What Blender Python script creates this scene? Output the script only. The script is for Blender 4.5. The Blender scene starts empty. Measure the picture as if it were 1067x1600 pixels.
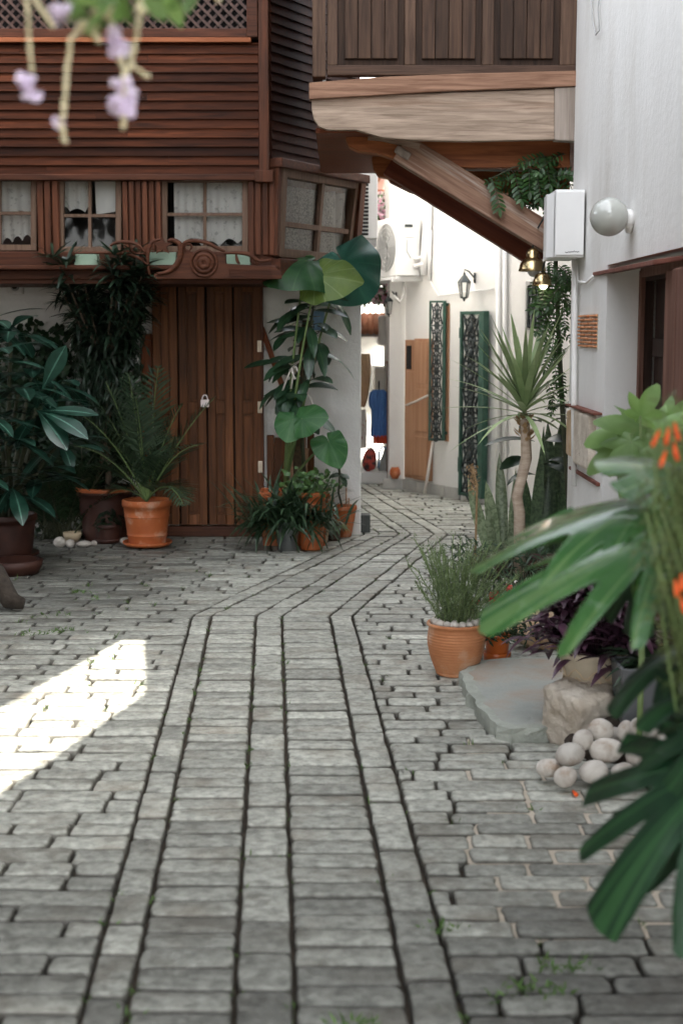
import bpy, math, random
from mathutils import Vector, Matrix, geometry
random.seed(7)
V = Vector
C = bpy.context.scene.collection
SC = bpy.context.scene
R = math.radians

# ---------------------------------------------------------------- camera, sky, sun, exposure
EYE, FPX = 1.75, 2222.0
TH = math.atan(286/FPX)
cam_d = bpy.data.cameras.new('camera')
cam = bpy.data.objects.new('camera', cam_d); C.objects.link(cam)
cam.location = (0, 0, EYE); cam.rotation_euler = (math.pi/2-TH, 0, 0)
cam_d.sensor_fit = 'VERTICAL'; cam_d.sensor_height = 36; cam_d.sensor_width = 24; cam_d.lens = 50.0
cam_d.clip_end = 500; cam_d.clip_start = .05
cam_d.dof.use_dof = True; cam_d.dof.focus_distance = 8.3; cam_d.dof.aperture_fstop = 2.6
SC.camera = cam
SUN_EL, SUN_HX, SUN_HY = R(48.5), -math.cos(R(30)), math.sin(R(30))   # horizontal travel of the light
SUND = V((SUN_HX*math.cos(SUN_EL), SUN_HY*math.cos(SUN_EL), -math.sin(SUN_EL)))
w = bpy.data.worlds.new('World'); SC.world = w; w.use_nodes = True
nt = w.node_tree; bg = nt.nodes['Background']
sky = nt.nodes.new('ShaderNodeTexSky'); sky.sky_type = 'NISHITA'; sky.sun_disc = False
sky.sun_elevation = SUN_EL; sky.sun_rotation = math.atan2(-SUN_HX, -SUN_HY)
sky.air_density = 1.0; sky.dust_density = 3.0; sky.ozone_density = .6
hs_ = nt.nodes.new('ShaderNodeHueSaturation'); hs_.inputs['Saturation'].default_value = .22   # a milky, hazy sky
nt.links.new(sky.outputs[0], hs_.inputs['Color']); nt.links.new(hs_.outputs[0], bg.inputs[0]); bg.inputs[1].default_value = 0.15
sd = bpy.data.lights.new('sun', 'SUN'); sd.energy = 2.0; sd.angle = R(.4); sd.color = (1, .94, .85)
so = bpy.data.objects.new('sun', sd); C.objects.link(so)
so.rotation_euler = SUND.to_track_quat('-Z', 'Y').to_euler(); so.location = (6, -4, 14)
SC.view_settings.view_transform = 'Standard'; SC.view_settings.look = 'None'
SC.view_settings.exposure = 3.35; SC.view_settings.gamma = 1
SC.cycles.max_bounces = 8; SC.cycles.diffuse_bounces = 5; SC.cycles.transparent_max_bounces = 12
SC.cycles.use_denoising = True; SC.cycles.sample_clamp_indirect = 6
SC.cycles.caustics_reflective = False; SC.cycles.caustics_refractive = False

# ---------------------------------------------------------------- a pixel of the 1067x1600 view at a known distance -> a point
def ray(px, py):
    v = (800-py)/FPX
    return V(((px-533.5)/FPX, math.cos(TH)+v*math.sin(TH), -math.sin(TH)+v*math.cos(TH)))
def P(px, py, Y):
    d = ray(px, py); return V((0, 0, EYE)) + d*(Y/d.y)
def PZ(px, py, z=0.0):
    d = ray(px, py); return V((0, 0, EYE)) + d*((z-EYE)/d.z)
def PX(px, py, X):
    d = ray(px, py); return V((0, 0, EYE)) + d*(X/d.x)
def M(px, Y): return px*Y/FPX          # px at distance -> metres

# ---------------------------------------------------------------- materials
MATS = {}
def pmat(name, c1, c2=None, scale=6, stretch=(1, 1, 1), detail=5, lo=.3, hi=.7, rough=.6, rough2=None, spec=.5, bump=0, bscale=40,
         bstretch=None, bdist=.01, attr=None, rnd=0, trans=0, c3=None, c3scale=2, c3lo=.55, c3hi=.7, metal=0, coat=0, veins=None, sss=0, wave=0, distort=0):
    m = bpy.data.materials.new(name); m.use_nodes = True; t = m.node_tree; N = t.nodes; L = t.links
    b = N['Principled BSDF']; out = N['Material Output']
    tc = N.new('ShaderNodeTexCoord')
    def noise(sc, st, det=detail, dis=0):
        mp = N.new('ShaderNodeMapping'); mp.inputs['Scale'].default_value = st
        L.new(tc.outputs['Object'], mp.inputs[0])
        n = N.new('ShaderNodeTexNoise'); n.inputs['Scale'].default_value = sc; n.inputs['Detail'].default_value = det
        n.inputs['Roughness'].default_value = .6; n.inputs['Distortion'].default_value = dis
        L.new(mp.outputs[0], n.inputs['Vector'])
        if rnd or attr:   # shift the pattern from object to object and from plank to plank
            add = N.new('ShaderNodeVectorMath'); add.operation = 'ADD'
            L.new(mp.outputs[0], add.inputs[0])
            if attr:
                a = N.new('ShaderNodeAttribute'); a.attribute_name = 'shade'
                mu = N.new('ShaderNodeMath'); mu.operation = 'MULTIPLY'; mu.inputs[1].default_value = 37.7
                L.new(a.outputs['Fac'], mu.inputs[0]); L.new(mu.outputs[0], add.inputs[1])
            else:
                oi = N.new('ShaderNodeObjectInfo'); mu = N.new('ShaderNodeMath'); mu.operation = 'MULTIPLY'; mu.inputs[1].default_value = 23
                L.new(oi.outputs['Random'], mu.inputs[0]); L.new(mu.outputs[0], add.inputs[1])
            L.new(add.outputs[0], n.inputs['Vector'])
        return n
    n = noise(scale, stretch, dis=distort)
    r = N.new('ShaderNodeValToRGB'); e = r.color_ramp.elements
    e[0].position, e[1].position = lo, hi; e[0].color = (*c1, 1); e[1].color = (*(c2 or c1), 1)
    L.new(n.outputs['Fac'], r.inputs[0]); col = r.outputs[0]
    def mix(fac, a, bcol, mode='MIX'):
        x = N.new('ShaderNodeMix'); x.data_type = 'RGBA'; x.blend_type = mode
        if isinstance(fac, float): x.inputs[0].default_value = fac
        else: L.new(fac, x.inputs[0])
        for s, vv in ((6, a), (7, bcol)):
            if isinstance(vv, tuple): x.inputs[s].default_value = (*vv, 1)
            else: L.new(vv, x.inputs[s])
        return x.outputs[2]
    if c3:
        n3 = noise(c3scale, stretch if wave == 0 else (1, 1, 1), 6)
        mr = N.new('ShaderNodeMapRange'); mr.inputs[1].default_value = c3lo; mr.inputs[2].default_value = c3hi
        L.new(n3.outputs['Fac'], mr.inputs[0]); col = mix(mr.outputs[0], col, c3)
    if veins:
        kind, vc, amt = veins
        a = N.new('ShaderNodeAttribute'); a.attribute_name = 'luv'
        sp = N.new('ShaderNodeSeparateXYZ'); L.new(a.outputs['Vector'], sp.inputs[0])
        def mth(op, *xs):
            q = N.new('ShaderNodeMath'); q.operation = op
            for i, xx in enumerate(xs):
                if isinstance(xx, (int, float)): q.inputs[i].default_value = xx
                else: L.new(xx, q.inputs[i])
            return q.outputs[0]
        if kind == 'rib':      # a pale midrib, u = across -1..1
            f = mth('MULTIPLY', mth('LESS_THAN', mth('ABSOLUTE', sp.outputs[0]), .09), amt)
        elif kind == 'edge':   # pale leaf margins
            f = mth('MULTIPLY', mth('GREATER_THAN', mth('ABSOLUTE', sp.outputs[0]), .8), amt)
        elif kind == 'band':   # snake plant cross bands
            wv = mth('SINE', mth('ADD', mth('MULTIPLY', sp.outputs[1], 90.0), mth('MULTIPLY', n.outputs['Fac'], 60.0)))
            f = mth('MULTIPLY', mth('GREATER_THAN', wv, .1), amt)
        elif kind == 'dirt':   # soil caught on the sides of the setts
            f = mth('MULTIPLY', sp.outputs[2], amt)
        elif kind == 'lobe':   # veins down the middle of every lobe
            wv = mth('ABSOLUTE', mth('SINE', mth('MULTIPLY', mth('SUBTRACT', mth('ABSOLUTE', sp.outputs[0]), .10), 8.73)))
            f = mth('MULTIPLY', mth('MAXIMUM', mth('LESS_THAN', wv, .13), mth('LESS_THAN', mth('ABSOLUTE', sp.outputs[0]), .045)), amt)
        elif kind == 'fan':    # veins running out from the stalk, u = angle, v = radius
            wv = mth('ABSOLUTE', mth('SINE', mth('MULTIPLY', sp.outputs[0], 6.5)))
            f = mth('MULTIPLY', mth('LESS_THAN', wv, .16), amt)
        col = mix(f, col, vc)
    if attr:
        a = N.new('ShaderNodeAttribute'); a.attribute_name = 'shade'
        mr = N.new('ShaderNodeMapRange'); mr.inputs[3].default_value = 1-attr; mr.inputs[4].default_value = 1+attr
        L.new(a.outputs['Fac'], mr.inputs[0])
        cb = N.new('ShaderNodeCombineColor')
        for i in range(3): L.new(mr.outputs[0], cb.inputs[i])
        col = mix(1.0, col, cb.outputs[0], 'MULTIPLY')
    if rnd:
        oi = N.new('ShaderNodeObjectInfo'); mr = N.new('ShaderNodeMapRange'); mr.inputs[3].default_value = 1-rnd; mr.inputs[4].default_value = 1+rnd
        L.new(oi.outputs['Random'], mr.inputs[0]); hs = N.new('ShaderNodeHueSaturation'); L.new(mr.outputs[0], hs.inputs['Value']); L.new(col, hs.inputs['Color']); col = hs.outputs[0]
    L.new(col, b.inputs['Base Color'])
    if rough2 is not None:
        mr = N.new('ShaderNodeMapRange'); mr.inputs[3].default_value = rough; mr.inputs[4].default_value = rough2
        L.new(n.outputs['Fac'], mr.inputs[0]); L.new(mr.outputs[0], b.inputs['Roughness'])
    else: b.inputs['Roughness'].default_value = rough
    b.inputs['Specular IOR Level'].default_value = spec; b.inputs['Metallic'].default_value = metal
    b.inputs['Coat Weight'].default_value = coat
    if bump:
        nb = noise(bscale, bstretch or stretch, 6); bp = N.new('ShaderNodeBump'); bp.inputs['Strength'].default_value = bump; bp.inputs['Distance'].default_value = bdist
        L.new(nb.outputs['Fac'], bp.inputs['Height']); L.new(bp.outputs[0], b.inputs['Normal'])
    if trans:
        tr = N.new('ShaderNodeBsdfTranslucent'); ms = N.new('ShaderNodeMixShader'); ms.inputs[0].default_value = trans
        hs = N.new('ShaderNodeHueSaturation'); hs.inputs['Value'].default_value = 1.5; hs.inputs['Hue'].default_value = .485; L.new(col, hs.inputs['Color'])
        L.new(hs.outputs[0], tr.inputs[0]); L.new(b.outputs[0], ms.inputs[1]); L.new(tr.outputs[0], ms.inputs[2]); L.new(ms.outputs[0], out.inputs[0])
    MATS[name] = m
    return m
def wood(name, c1, c2, ax, **k):
    st = {'x': (.06, 1, 1), 'y': (1, .06, 1), 'z': (1, 1, .06)}[ax]
    d = dict(scale=40, stretch=st, detail=8, lo=.32, hi=.68, rough=.5, rough2=.75, bump=.35, bscale=60, bdist=.004, distort=.5, spec=.22)
    d.update(k); return pmat(name, c1, c2, **d)

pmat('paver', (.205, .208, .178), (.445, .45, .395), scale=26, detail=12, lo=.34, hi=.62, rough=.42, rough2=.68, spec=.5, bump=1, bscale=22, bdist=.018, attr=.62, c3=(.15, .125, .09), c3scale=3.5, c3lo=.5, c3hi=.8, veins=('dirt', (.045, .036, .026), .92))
pmat('joint_soil', (.035, .028, .02), (.085, .065, .045), scale=14, rough=.95, bump=.6, bscale=60)
pmat('mortar', (.42, .36, .28), (.56, .49, .40), scale=12, rough=.9, bump=.5, bscale=70, bdist=.006)
pmat('soil', (.02, .014, .01), (.06, .042, .03), scale=20, rough=.95, bump=.9, bscale=50, bdist=.02)
pmat('plaster', (.70, .69, .66), (.80, .79, .765), scale=2.2, stretch=(1, 1, .35), detail=8, rough=.85, spec=.25, bump=.2, bscale=22, bstretch=(1, 1, 1), bdist=.02, c3=(.58, .555, .51), c3scale=1.6, c3lo=.54, c3hi=.8)
pmat('plaster_rough', (.78, .765, .735), (.86, .85, .82), scale=5, detail=8, rough=.9, spec=.2, bump=.5, bscale=40, bdist=.015)
pmat('plaster_lane', (.68, .665, .635), (.76, .745, .72), scale=2, detail=8, rough=.85, spec=.25, bump=.25, bscale=12, bdist=.02)
pmat('skirting', (.36, .35, .33), (.46, .45, .42), scale=10, rough=.6, bump=.1, attr=.12)
pmat('slate_dark', (.03, .035, .032), (.06, .066, .06), scale=14, rough=.55, bump=.3)
pmat('slab_stone', (.28, .30, .275), (.40, .41, .375), scale=5, detail=8, rough=.6, rough2=.8, bump=.6, bscale=18, bdist=.02, c3=(.32, .26, .20), c3scale=2.6, c3lo=.42, c3hi=.62)
pmat('slab_edge', (.27, .29, .25), (.41, .43, .375), scale=10, detail=8, rough=.7, bump=.8, bscale=30, bdist=.02)
pmat('rock', (.30, .22, .15), (.72, .68, .60), scale=5, detail=9, lo=.34, hi=.6, rough=.8, bump=1, bscale=16, bdist=.03, rnd=.1)
pmat('limestone', (.42, .35, .27), (.68, .62, .53), scale=7, detail=9, rough=.85, bump=.9, bscale=26, bdist=.02, rnd=.08)
pmat('tan_stone', (.45, .27, .13), (.62, .50, .36), scale=9, detail=9, rough=.85, bump=.8, bscale=26, bdist=.02)
pmat('pebble', (.36, .32, .275), (.56, .525, .475), scale=6, detail=8, lo=.3, hi=.6, rough=.7, bump=.35, bscale=24, bdist=.012, rnd=.14, c3=(.30, .22, .16), c3scale=11, c3lo=.54, c3hi=.72, distort=1.5)
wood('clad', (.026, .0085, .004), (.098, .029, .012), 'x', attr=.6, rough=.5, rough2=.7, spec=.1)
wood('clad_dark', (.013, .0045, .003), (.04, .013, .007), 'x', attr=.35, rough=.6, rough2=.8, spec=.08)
wood('trim_z', (.05, .018, .009), (.145, .050, .024), 'z', attr=.2, rough=.4)
wood('trim_x', (.042, .015, .008), (.115, .040, .020), 'x', attr=.2, rough=.45)
wood('rail_orange', (.24, .075, .03), (.38, .13, .055), 'x')
wood('window_wood', (.11, .065, .042), (.21, .135, .095), 'z', rough=.5)
wood('gate_wood', (.040, .015, .006), (.185, .070, .026), 'z', attr=.3, lo=.25, hi=.75, rough=.45, c3=(.22, .09, .045), c3scale=14, c3lo=.6, c3hi=.75)
wood('carved_wood', (.045, .015, .008), (.13, .046, .022), 'x', rough=.42)
wood('board_orange', (.13, .035, .014), (.26, .08, .03), 'z')
wood('balc_panel', (.026, .014, .009), (.072, .040, .025), 'z', attr=.3, rough=.65)
wood('balc_frame', (.042, .023, .015), (.105, .062, .042), 'x', attr=.2, rough=.65)
wood('balc_post', (.045, .025, .016), (.115, .068, .045), 'z', attr=.2, rough=.65)
wood('fascia', (.20, .145, .105), (.44, .335, .255), 'x', attr=.1, scale=44, bump=.7, rough=.7, c3=(.30, .15, .085), c3scale=4, c3lo=.55, c3hi=.8)
wood('fascia_top', (.15, .075, .045), (.33, .19, .125), 'x', scale=40, bump=.7, rough=.7, c3=(.45, .36, .29), c3scale=4, c3lo=.5, c3hi=.7)
wood('grey_end', (.20, .16, .13), (.40, .34, .29), 'z', scale=20, rough=.85, bump=.9)
wood('joist', (.20, .060, .020), (.42, .15, .055), 'x', scale=34, rough=.4)
wood('joist_dark', (.10, .026, .012), (.22, .066, .028), 'x', scale=34, rough=.45)
wood('bracket_wood', (.17, .085, .055), (.34, .21, .145), 'x', scale=44, rough=.75, bump=.8, c3=(.46, .38, .32), c3scale=18, c3lo=.54, c3hi=.68)
wood('bracket_red', (.09, .022, .012), (.20, .055, .028), 'x', scale=16, rough=.5)
wood('brown_door', (.33, .165, .09), (.46, .26, .155), 'z', scale=14, rough=.5)
wood('dark_door', (.016, .009, .007), (.05, .026, .018), 'z', rough=.5)
pmat('log_bark', (.018, .013, .009), (.05, .038, .027), scale=20, rough=.95, bump=.9, bscale=40)
wood('jamb', (.09, .040, .028), (.20, .105, .078), 'z', scale=18, rough=.75, bump=.8)
pmat('rust_board', (.10, .028, .018), (.20, .07, .045), scale=14, rough=.8, bump=.5)
pmat('lattice_wood', (.04, .018, .012), (.09, .042, .028), scale=20, rough=.6)
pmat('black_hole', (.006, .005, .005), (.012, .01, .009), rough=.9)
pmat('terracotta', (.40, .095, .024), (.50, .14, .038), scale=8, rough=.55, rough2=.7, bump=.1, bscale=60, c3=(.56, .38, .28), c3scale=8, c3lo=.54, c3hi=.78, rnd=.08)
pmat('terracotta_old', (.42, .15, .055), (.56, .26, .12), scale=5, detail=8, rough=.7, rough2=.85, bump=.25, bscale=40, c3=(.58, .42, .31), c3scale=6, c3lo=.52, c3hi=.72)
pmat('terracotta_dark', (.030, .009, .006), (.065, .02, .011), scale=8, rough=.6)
pmat('glazed_orange', (.46, .10, .018), (.55, .14, .03), scale=5, rough=.3)
pmat('pale_pot', (.44, .37, .26), (.58, .51, .39), scale=6, rough=.7, bump=.3, bscale=50)
pmat('cream_pot', (.52, .40, .26), (.62, .50, .34), scale=6, rough=.6)
pmat('grey_pot', (.10, .105, .11), (.15, .155, .16), scale=6, rough=.6)
pmat('zinc', (.30, .32, .33), (.48, .50, .51), scale=12, rough=.35, rough2=.55, metal=.8)
pmat('roof_tile', (.50, .20, .11), (.66, .32, .20), scale=9, rough=.8, bump=.3, attr=.15)
pmat('white_metal', (.72, .715, .70), (.77, .765, .75), scale=3, rough=.45)
pmat('white_plastic', (.74, .73, .70), (.79, .78, .76), scale=3, rough=.5)
pmat('grey_plastic', (.34, .34, .33), (.40, .40, .39), scale=3, rough=.55)
pmat('globe_glass', (.40, .41, .375), (.46, .47, .43), scale=2, rough=.12, coat=.6)
pmat('green_iron', (.014, .055, .038), (.025, .085, .058), scale=14, rough=.4)
pmat('dark_iron', (.015, .022, .022), (.03, .04, .04), scale=14, rough=.45)
pmat('brass', (.42, .31, .15), (.58, .46, .26), scale=8, rough=.18, rough2=.35, metal=1)
pmat('steel', (.55, .55, .55), (.62, .62, .62), metal=1, rough=.3)
pmat('padlock_pink', (.86, .74, .73), (.88, .78, .77), rough=.4)
pmat('hinge', (.55, .45, .33), (.66, .58, .46), scale=40, rough=.5, metal=.3)
pmat('brick', (.50, .20, .085), (.62, .30, .15), scale=20, rough=.85, bump=.4, attr=.2)
pmat('green_box', (.25, .36, .27), (.34, .45, .35), scale=9, rough=.7)
pmat('blue_sign', (.16, .30, .48), (.22, .37, .55), scale=9, rough=.5)
pmat('blue_cloth', (.07, .17, .42), (.12, .26, .56), scale=18, stretch=(1, 1, .3), rough=.9, bump=.2, bscale=60)
pmat('red_cloth', (.60, .07, .03), (.72, .12, .05), scale=10, rough=.9)
pmat('peach_cloth', (.68, .46, .27), (.76, .56, .37), scale=6, rough=.9)
pmat('floral_cloth', (.78, .74, .68), (.76, .70, .62), scale=22, lo=.56, hi=.6, rough=.9, c3=(.45, .10, .06), c3scale=26, c3lo=.58, c3hi=.62)
pmat('bag_red', (.05, .03, .03), (.45, .06, .04), scale=16, lo=.45, hi=.55, rough=.8)
pmat('bag_grey', (.20, .21, .20), (.42, .43, .42), scale=9, rough=.7)
pmat('rope_white', (.66, .60, .54), (.74, .69, .63), scale=60, rough=.9)
pmat('bark', (.07, .05, .035), (.17, .125, .09), scale=20, stretch=(1, 1, .4), rough=.9, bump=.9, bscale=40)
pmat('bark_pale', (.36, .27, .20), (.52, .42, .33), scale=26, stretch=(.5, .5, 2), rough=.85, bump=.6, bscale=50)
pmat('husk', (.30, .18, .09), (.52, .36, .20), scale=30, rough=.9, bump=.9)
pmat('moss_pole', (.06, .04, .025), (.14, .09, .05), scale=40, rough=.95, bump=1)
pmat('cane', (.36, .20, .12), (.50, .32, .20), scale=30, rough=.7)
pmat('stem_green', (.10, .16, .05), (.18, .25, .09), scale=10, rough=.5)
pmat('stem_dark', (.035, .045, .022), (.07, .075, .04), scale=10, rough=.6)
pmat('curtain', (.82, .80, .76), (.60, .585, .55), scale=26, lo=.58, hi=.62, rough=.95, trans=.25)
pmat('curtain_net', (.80, .78, .73), (.48, .46, .43), scale=70, lo=.50, hi=.54, detail=2, rough=.95, trans=.25)
pmat('curtain_glint_white', (.74, .73, .70), (.80, .79, .76), rough=.9)
pmat('ink', (.05, .05, .055), (.07, .07, .075), rough=.6)
def leafmat(name, a, b, **k):
    d = dict(scale=7, detail=3, rough=.38, spec=.5, attr=.3, trans=.22); d.update(k); return pmat(name, a, b, **d)
leafmat('leaf_blue', (.006, .024, .015), (.019, .064, .044), rough=.3, trans=.12, veins=('rib', (.10, .22, .17), .8))
leafmat('leaf_dark', (.012, .030, .014), (.030, .062, .026), trans=.12)
leafmat('leaf_oleander', (.012, .028, .018), (.032, .060, .034), trans=.15)
leafmat('leaf_palm', (.018, .040, .021), (.055, .088, .046), trans=.15)
leafmat('leaf_grass', (.018, .045, .024), (.06, .105, .05), trans=.15)
leafmat('leaf_ear', (.020, .085, .028), (.05, .15, .045), rough=.45, trans=.3, veins=('fan', (.09, .20, .07), .4))
leafmat('leaf_ear_lime', (.10, .17, .035), (.17, .25, .06), rough=.45, trans=.35, veins=('fan', (.24, .32, .12), .6))
leafmat('leaf_ear_teal', (.012, .085, .062), (.03, .13, .09), rough=.45, trans=.2, veins=('fan', (.04, .16, .11), .4))
leafmat('leaf_ficus', (.014, .044, .022), (.032, .078, .036), rough=.3, trans=.12, veins=('rib', (.07, .14, .06), .6))
leafmat('leaf_geranium', (.05, .12, .035), (.11, .20, .06))
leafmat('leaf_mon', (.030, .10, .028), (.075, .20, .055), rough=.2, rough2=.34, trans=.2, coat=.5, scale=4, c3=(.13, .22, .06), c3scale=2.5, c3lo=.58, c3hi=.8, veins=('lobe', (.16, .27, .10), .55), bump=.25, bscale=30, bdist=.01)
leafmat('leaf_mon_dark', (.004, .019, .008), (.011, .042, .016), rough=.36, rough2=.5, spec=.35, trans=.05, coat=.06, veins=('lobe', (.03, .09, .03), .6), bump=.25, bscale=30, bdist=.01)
leafmat('leaf_hib', (.11, .21, .055), (.18, .30, .09), rough=.45, trans=.35)
leafmat('leaf_purple', (.035, .016, .028), (.10, .045, .07), rough=.35, trans=.12, attr=.4)
leafmat('leaf_rosemary', (.08, .12, .05), (.19, .25, .13), trans=.25)
leafmat('leaf_yucca', (.16, .24, .10), (.32, .40, .21), rough=.42, trans=.2, scale=5)
leafmat('leaf_snake', (.022, .05, .022), (.08, .13, .06), rough=.4, trans=.08, scale=36, lo=.42, hi=.6, bump=.2, bscale=30, veins=('band', (.12, .17, .09), .35))
leafmat('leaf_snake_pale', (.12, .16, .085), (.24, .29, .18), rough=.4, trans=.08, scale=40, lo=.42, hi=.56, bump=.2, bscale=30, veins=('band', (.12, .17, .09), .22))
leafmat('leaf_vine', (.022, .065, .020), (.06, .13, .035), trans=.3)
leafmat('leaf_feather', (.07, .10, .03), (.15, .19, .065), trans=.3)
leafmat('moss', (.05, .11, .025), (.11, .18, .05), rough=.8)
pmat('flower_red', (.55, .012, .015), (.72, .03, .03), scale=20, rough=.5, trans=.25)
pmat('flower_orange', (.80, .11, .02), (.90, .20, .04), scale=20, rough=.5, trans=.3)
pmat('flower_lilac', (.70, .61, .78), (.84, .77, .88), scale=30, rough=.6, trans=.3)
pmat('flower_pink', (.66, .30, .44), (.82, .62, .68), scale=20, rough=.7, trans=.3, attr=.2)
pmat('flower_white', (.74, .70, .66), (.82, .80, .76), scale=20, rough=.7, trans=.3)
pmat('berry', (.62, .58, .36), (.80, .76, .55), scale=20, rough=.4, trans=.2, attr=.15)
def glassmat():
    m = bpy.data.materials.new('pane_glass'); m.use_nodes = True; t = m.node_tree; N = t.nodes
    g = N.new('ShaderNodeBsdfGlossy'); g.inputs['Roughness'].default_value = .03
    tr = N.new('ShaderNodeBsdfTransparent'); tr.inputs[0].default_value = (.94, .95, .94, 1)
    mx = N.new('ShaderNodeMixShader'); lw = N.new('ShaderNodeFresnel'); lw.inputs[0].default_value = 1.5
    ma = N.new('ShaderNodeMath'); ma.operation = 'MULTIPLY_ADD'; ma.inputs[1].default_value = .75; ma.inputs[2].default_value = .0
    t.links.new(lw.outputs[0], ma.inputs[0]); t.links.new(ma.outputs[0], mx.inputs[0]); t.links.new(tr.outputs[0], mx.inputs[1]); t.links.new(g.outputs[0], mx.inputs[2])
    t.links.new(mx.outputs[0], N['Material Output'].inputs[0]); MATS['pane_glass'] = m
glassmat()
def bulbmat():
    m = bpy.data.materials.new('bulb'); m.use_nodes = True; b = m.node_tree.nodes['Principled BSDF']
    b.inputs['Base Color'].default_value = (.9, .85, .75, 1); b.inputs['Emission Color'].default_value = (1, .86, .66, 1); b.inputs['Emission Strength'].default_value = 1.2
    MATS['bulb'] = m
bulbmat()

# ---------------------------------------------------------------- mesh building
ORG = {}      # world origin of every object made
def _link(o, parent, org):
    C.objects.link(o)
    if parent is not None: o.parent = parent
    else: o.location = org
    ORG[o.name] = V(org)
    return o
class MB:
    def __init__(s): s.v = []; s.f = []; s.sh = []; s.uv = []
    def add(s, vs, fs, sh=.5, uv=None):
        b = len(s.v); s.v += [tuple(x) for x in vs]; s.f += [tuple(b+i for i in f) for f in fs]
        s.sh += [sh]*len(vs); s.uv += (uv if uv else [(0, 0, 0)]*len(vs)); return s
    def box(s, x0, x1, y0, y1, z0, z1, sh=.5):
        vs = [(x, y, z) for z in (z0, z1) for y in (y0, y1) for x in (x0, x1)]
        return s.add(vs, [(0, 2, 3, 1), (4, 5, 7, 6), (0, 1, 5, 4), (2, 6, 7, 3), (0, 4, 6, 2), (1, 3, 7, 5)], sh)
    def bar(s, a, b, wd, ht, up=(0, 0, 1), sh=.5):      # beam from a to b, wd sideways, ht along up
        a, b, up = V(a), V(b), V(up); d = (b-a).normalized(); sd_ = d.cross(up)
        if sd_.length < 1e-5: sd_ = d.cross(V((1, 0, 0)))
        sd_.normalize(); u = sd_.cross(d); vs = []
        for p in (a, b):
            for i, j in ((-1, -1), (1, -1), (1, 1), (-1, 1)): vs.append(p+sd_*(i*wd/2)+u*(j*ht/2))
        return s.add(vs, [(0, 1, 2, 3), (7, 6, 5, 4), (0, 4, 5, 1), (1, 5, 6, 2), (2, 6, 7, 3), (3, 7, 4, 0)], sh)
    def tube(s, pts, r, n=8, cap=True, sh=.5):
        pts = [V(p) for p in pts]; rs = r if isinstance(r, (list, tuple)) else [r]*len(pts); vs = []; fs = []
        ref = V((0.13, .31, .94))
        for i, p in enumerate(pts):
            d = (pts[min(i+1, len(pts)-1)]-pts[max(i-1, 0)]).normalized()
            a = d.cross(ref)
            if a.length < .05: a = d.cross(V((1, 0, 0)))
            a.normalize(); b = d.cross(a)
            for k in range(n):
                t = 2*math.pi*k/n; vs.append(p+(a*math.cos(t)+b*math.sin(t))*rs[i])
        for i in range(len(pts)-1):
            for k in range(n): k2 = (k+1) % n; fs.append((i*n+k, i*n+k2, (i+1)*n+k2, (i+1)*n+k))
        if cap: fs.append(tuple(range(n-1, -1, -1))); fs.append(tuple((len(pts)-1)*n+k for k in range(n)))
        return s.add(vs, fs, sh)
    def lathe(s, prof, n=32, c=(0, 0, 0), jit=0, sh=.5):   # prof (r, z) from bottom to top, or any open line
        vs = []; fs = []; c = V(c)
        for r_, z in prof:
            for k in range(n):
                t = 2*math.pi*k/n; vs.append(c+V((math.cos(t)*r_, math.sin(t)*r_, z)))
        for i in range(len(prof)-1):
            for k in range(n): k2 = (k+1) % n; fs.append((i*n+k, i*n+k2, (i+1)*n+k2, (i+1)*n+k))
        return s.add(vs, fs, sh)
    def disc(s, c, r_, n=24):
        c = V(c); return s.add([c+V((math.cos(2*math.pi*k/n)*r_, math.sin(2*math.pi*k/n)*r_, 0)) for k in range(n)], [tuple(range(n))])
    def prism(s, poly, dvec, sh=.5):       # closed outline of 3D points pushed along dvec
        n = len(poly); a = [V(p) for p in poly]; d = V(dvec)
        tess = geometry.tessellate_polygon([a]); vs = a+[p+d for p in a]
        nrm = V((0, 0, 0))
        for i in range(n): nrm += a[i].cross(a[(i+1) % n])
        fl = nrm.dot(d) > 0
        fs = []
        for t in tess:
            q = (a[t[1]]-a[t[0]]).cross(a[t[2]]-a[t[0]])
            t = t if (q.dot(d) < 0) else t[::-1]
            fs.append(tuple(t)); fs.append(tuple(i+n for i in t[::-1]))
        for i in range(n):
            j = (i+1) % n; fs.append((i, i+n, j+n, j) if not fl else (i, j, j+n, i+n))
        return s.add(vs, fs, sh)
    def blob(s, c, rx, ry, rz, rot=None, seg=14, rings=9, nz=0, sh=.5, seed=None):
        rng = random.Random(seed if seed is not None else random.random()); c = V(c); vs = []; fs = []
        ph = [rng.uniform(0, 6.28) for _ in range(6)]
        for i in range(rings+1):
            a = math.pi*i/rings
            for k in range(seg):
                t = 2*math.pi*k/seg
                d = V((math.sin(a)*math.cos(t), math.sin(a)*math.sin(t), math.cos(a)))
                m = 1+nz*(math.sin(3*d.x+ph[0])+math.sin(4*d.y+ph[1])+math.sin(3.4*d.z+ph[2])+.6*math.sin(7*d.x+5*d.y+ph[3])+.5*math.sin(9*d.z-6*d.y+ph[4]))/2.5
                p = V((d.x*rx, d.y*ry, d.z*rz))*m
                if rot is not None: p = rot @ p
                vs.append(c+p)
        for i in range(rings):
            for k in range(seg): k2 = (k+1) % seg; fs.append((i*seg+k, (i+1)*seg+k, (i+1)*seg+k2, i*seg+k2))
        return s.add(vs, fs, sh)
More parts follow.
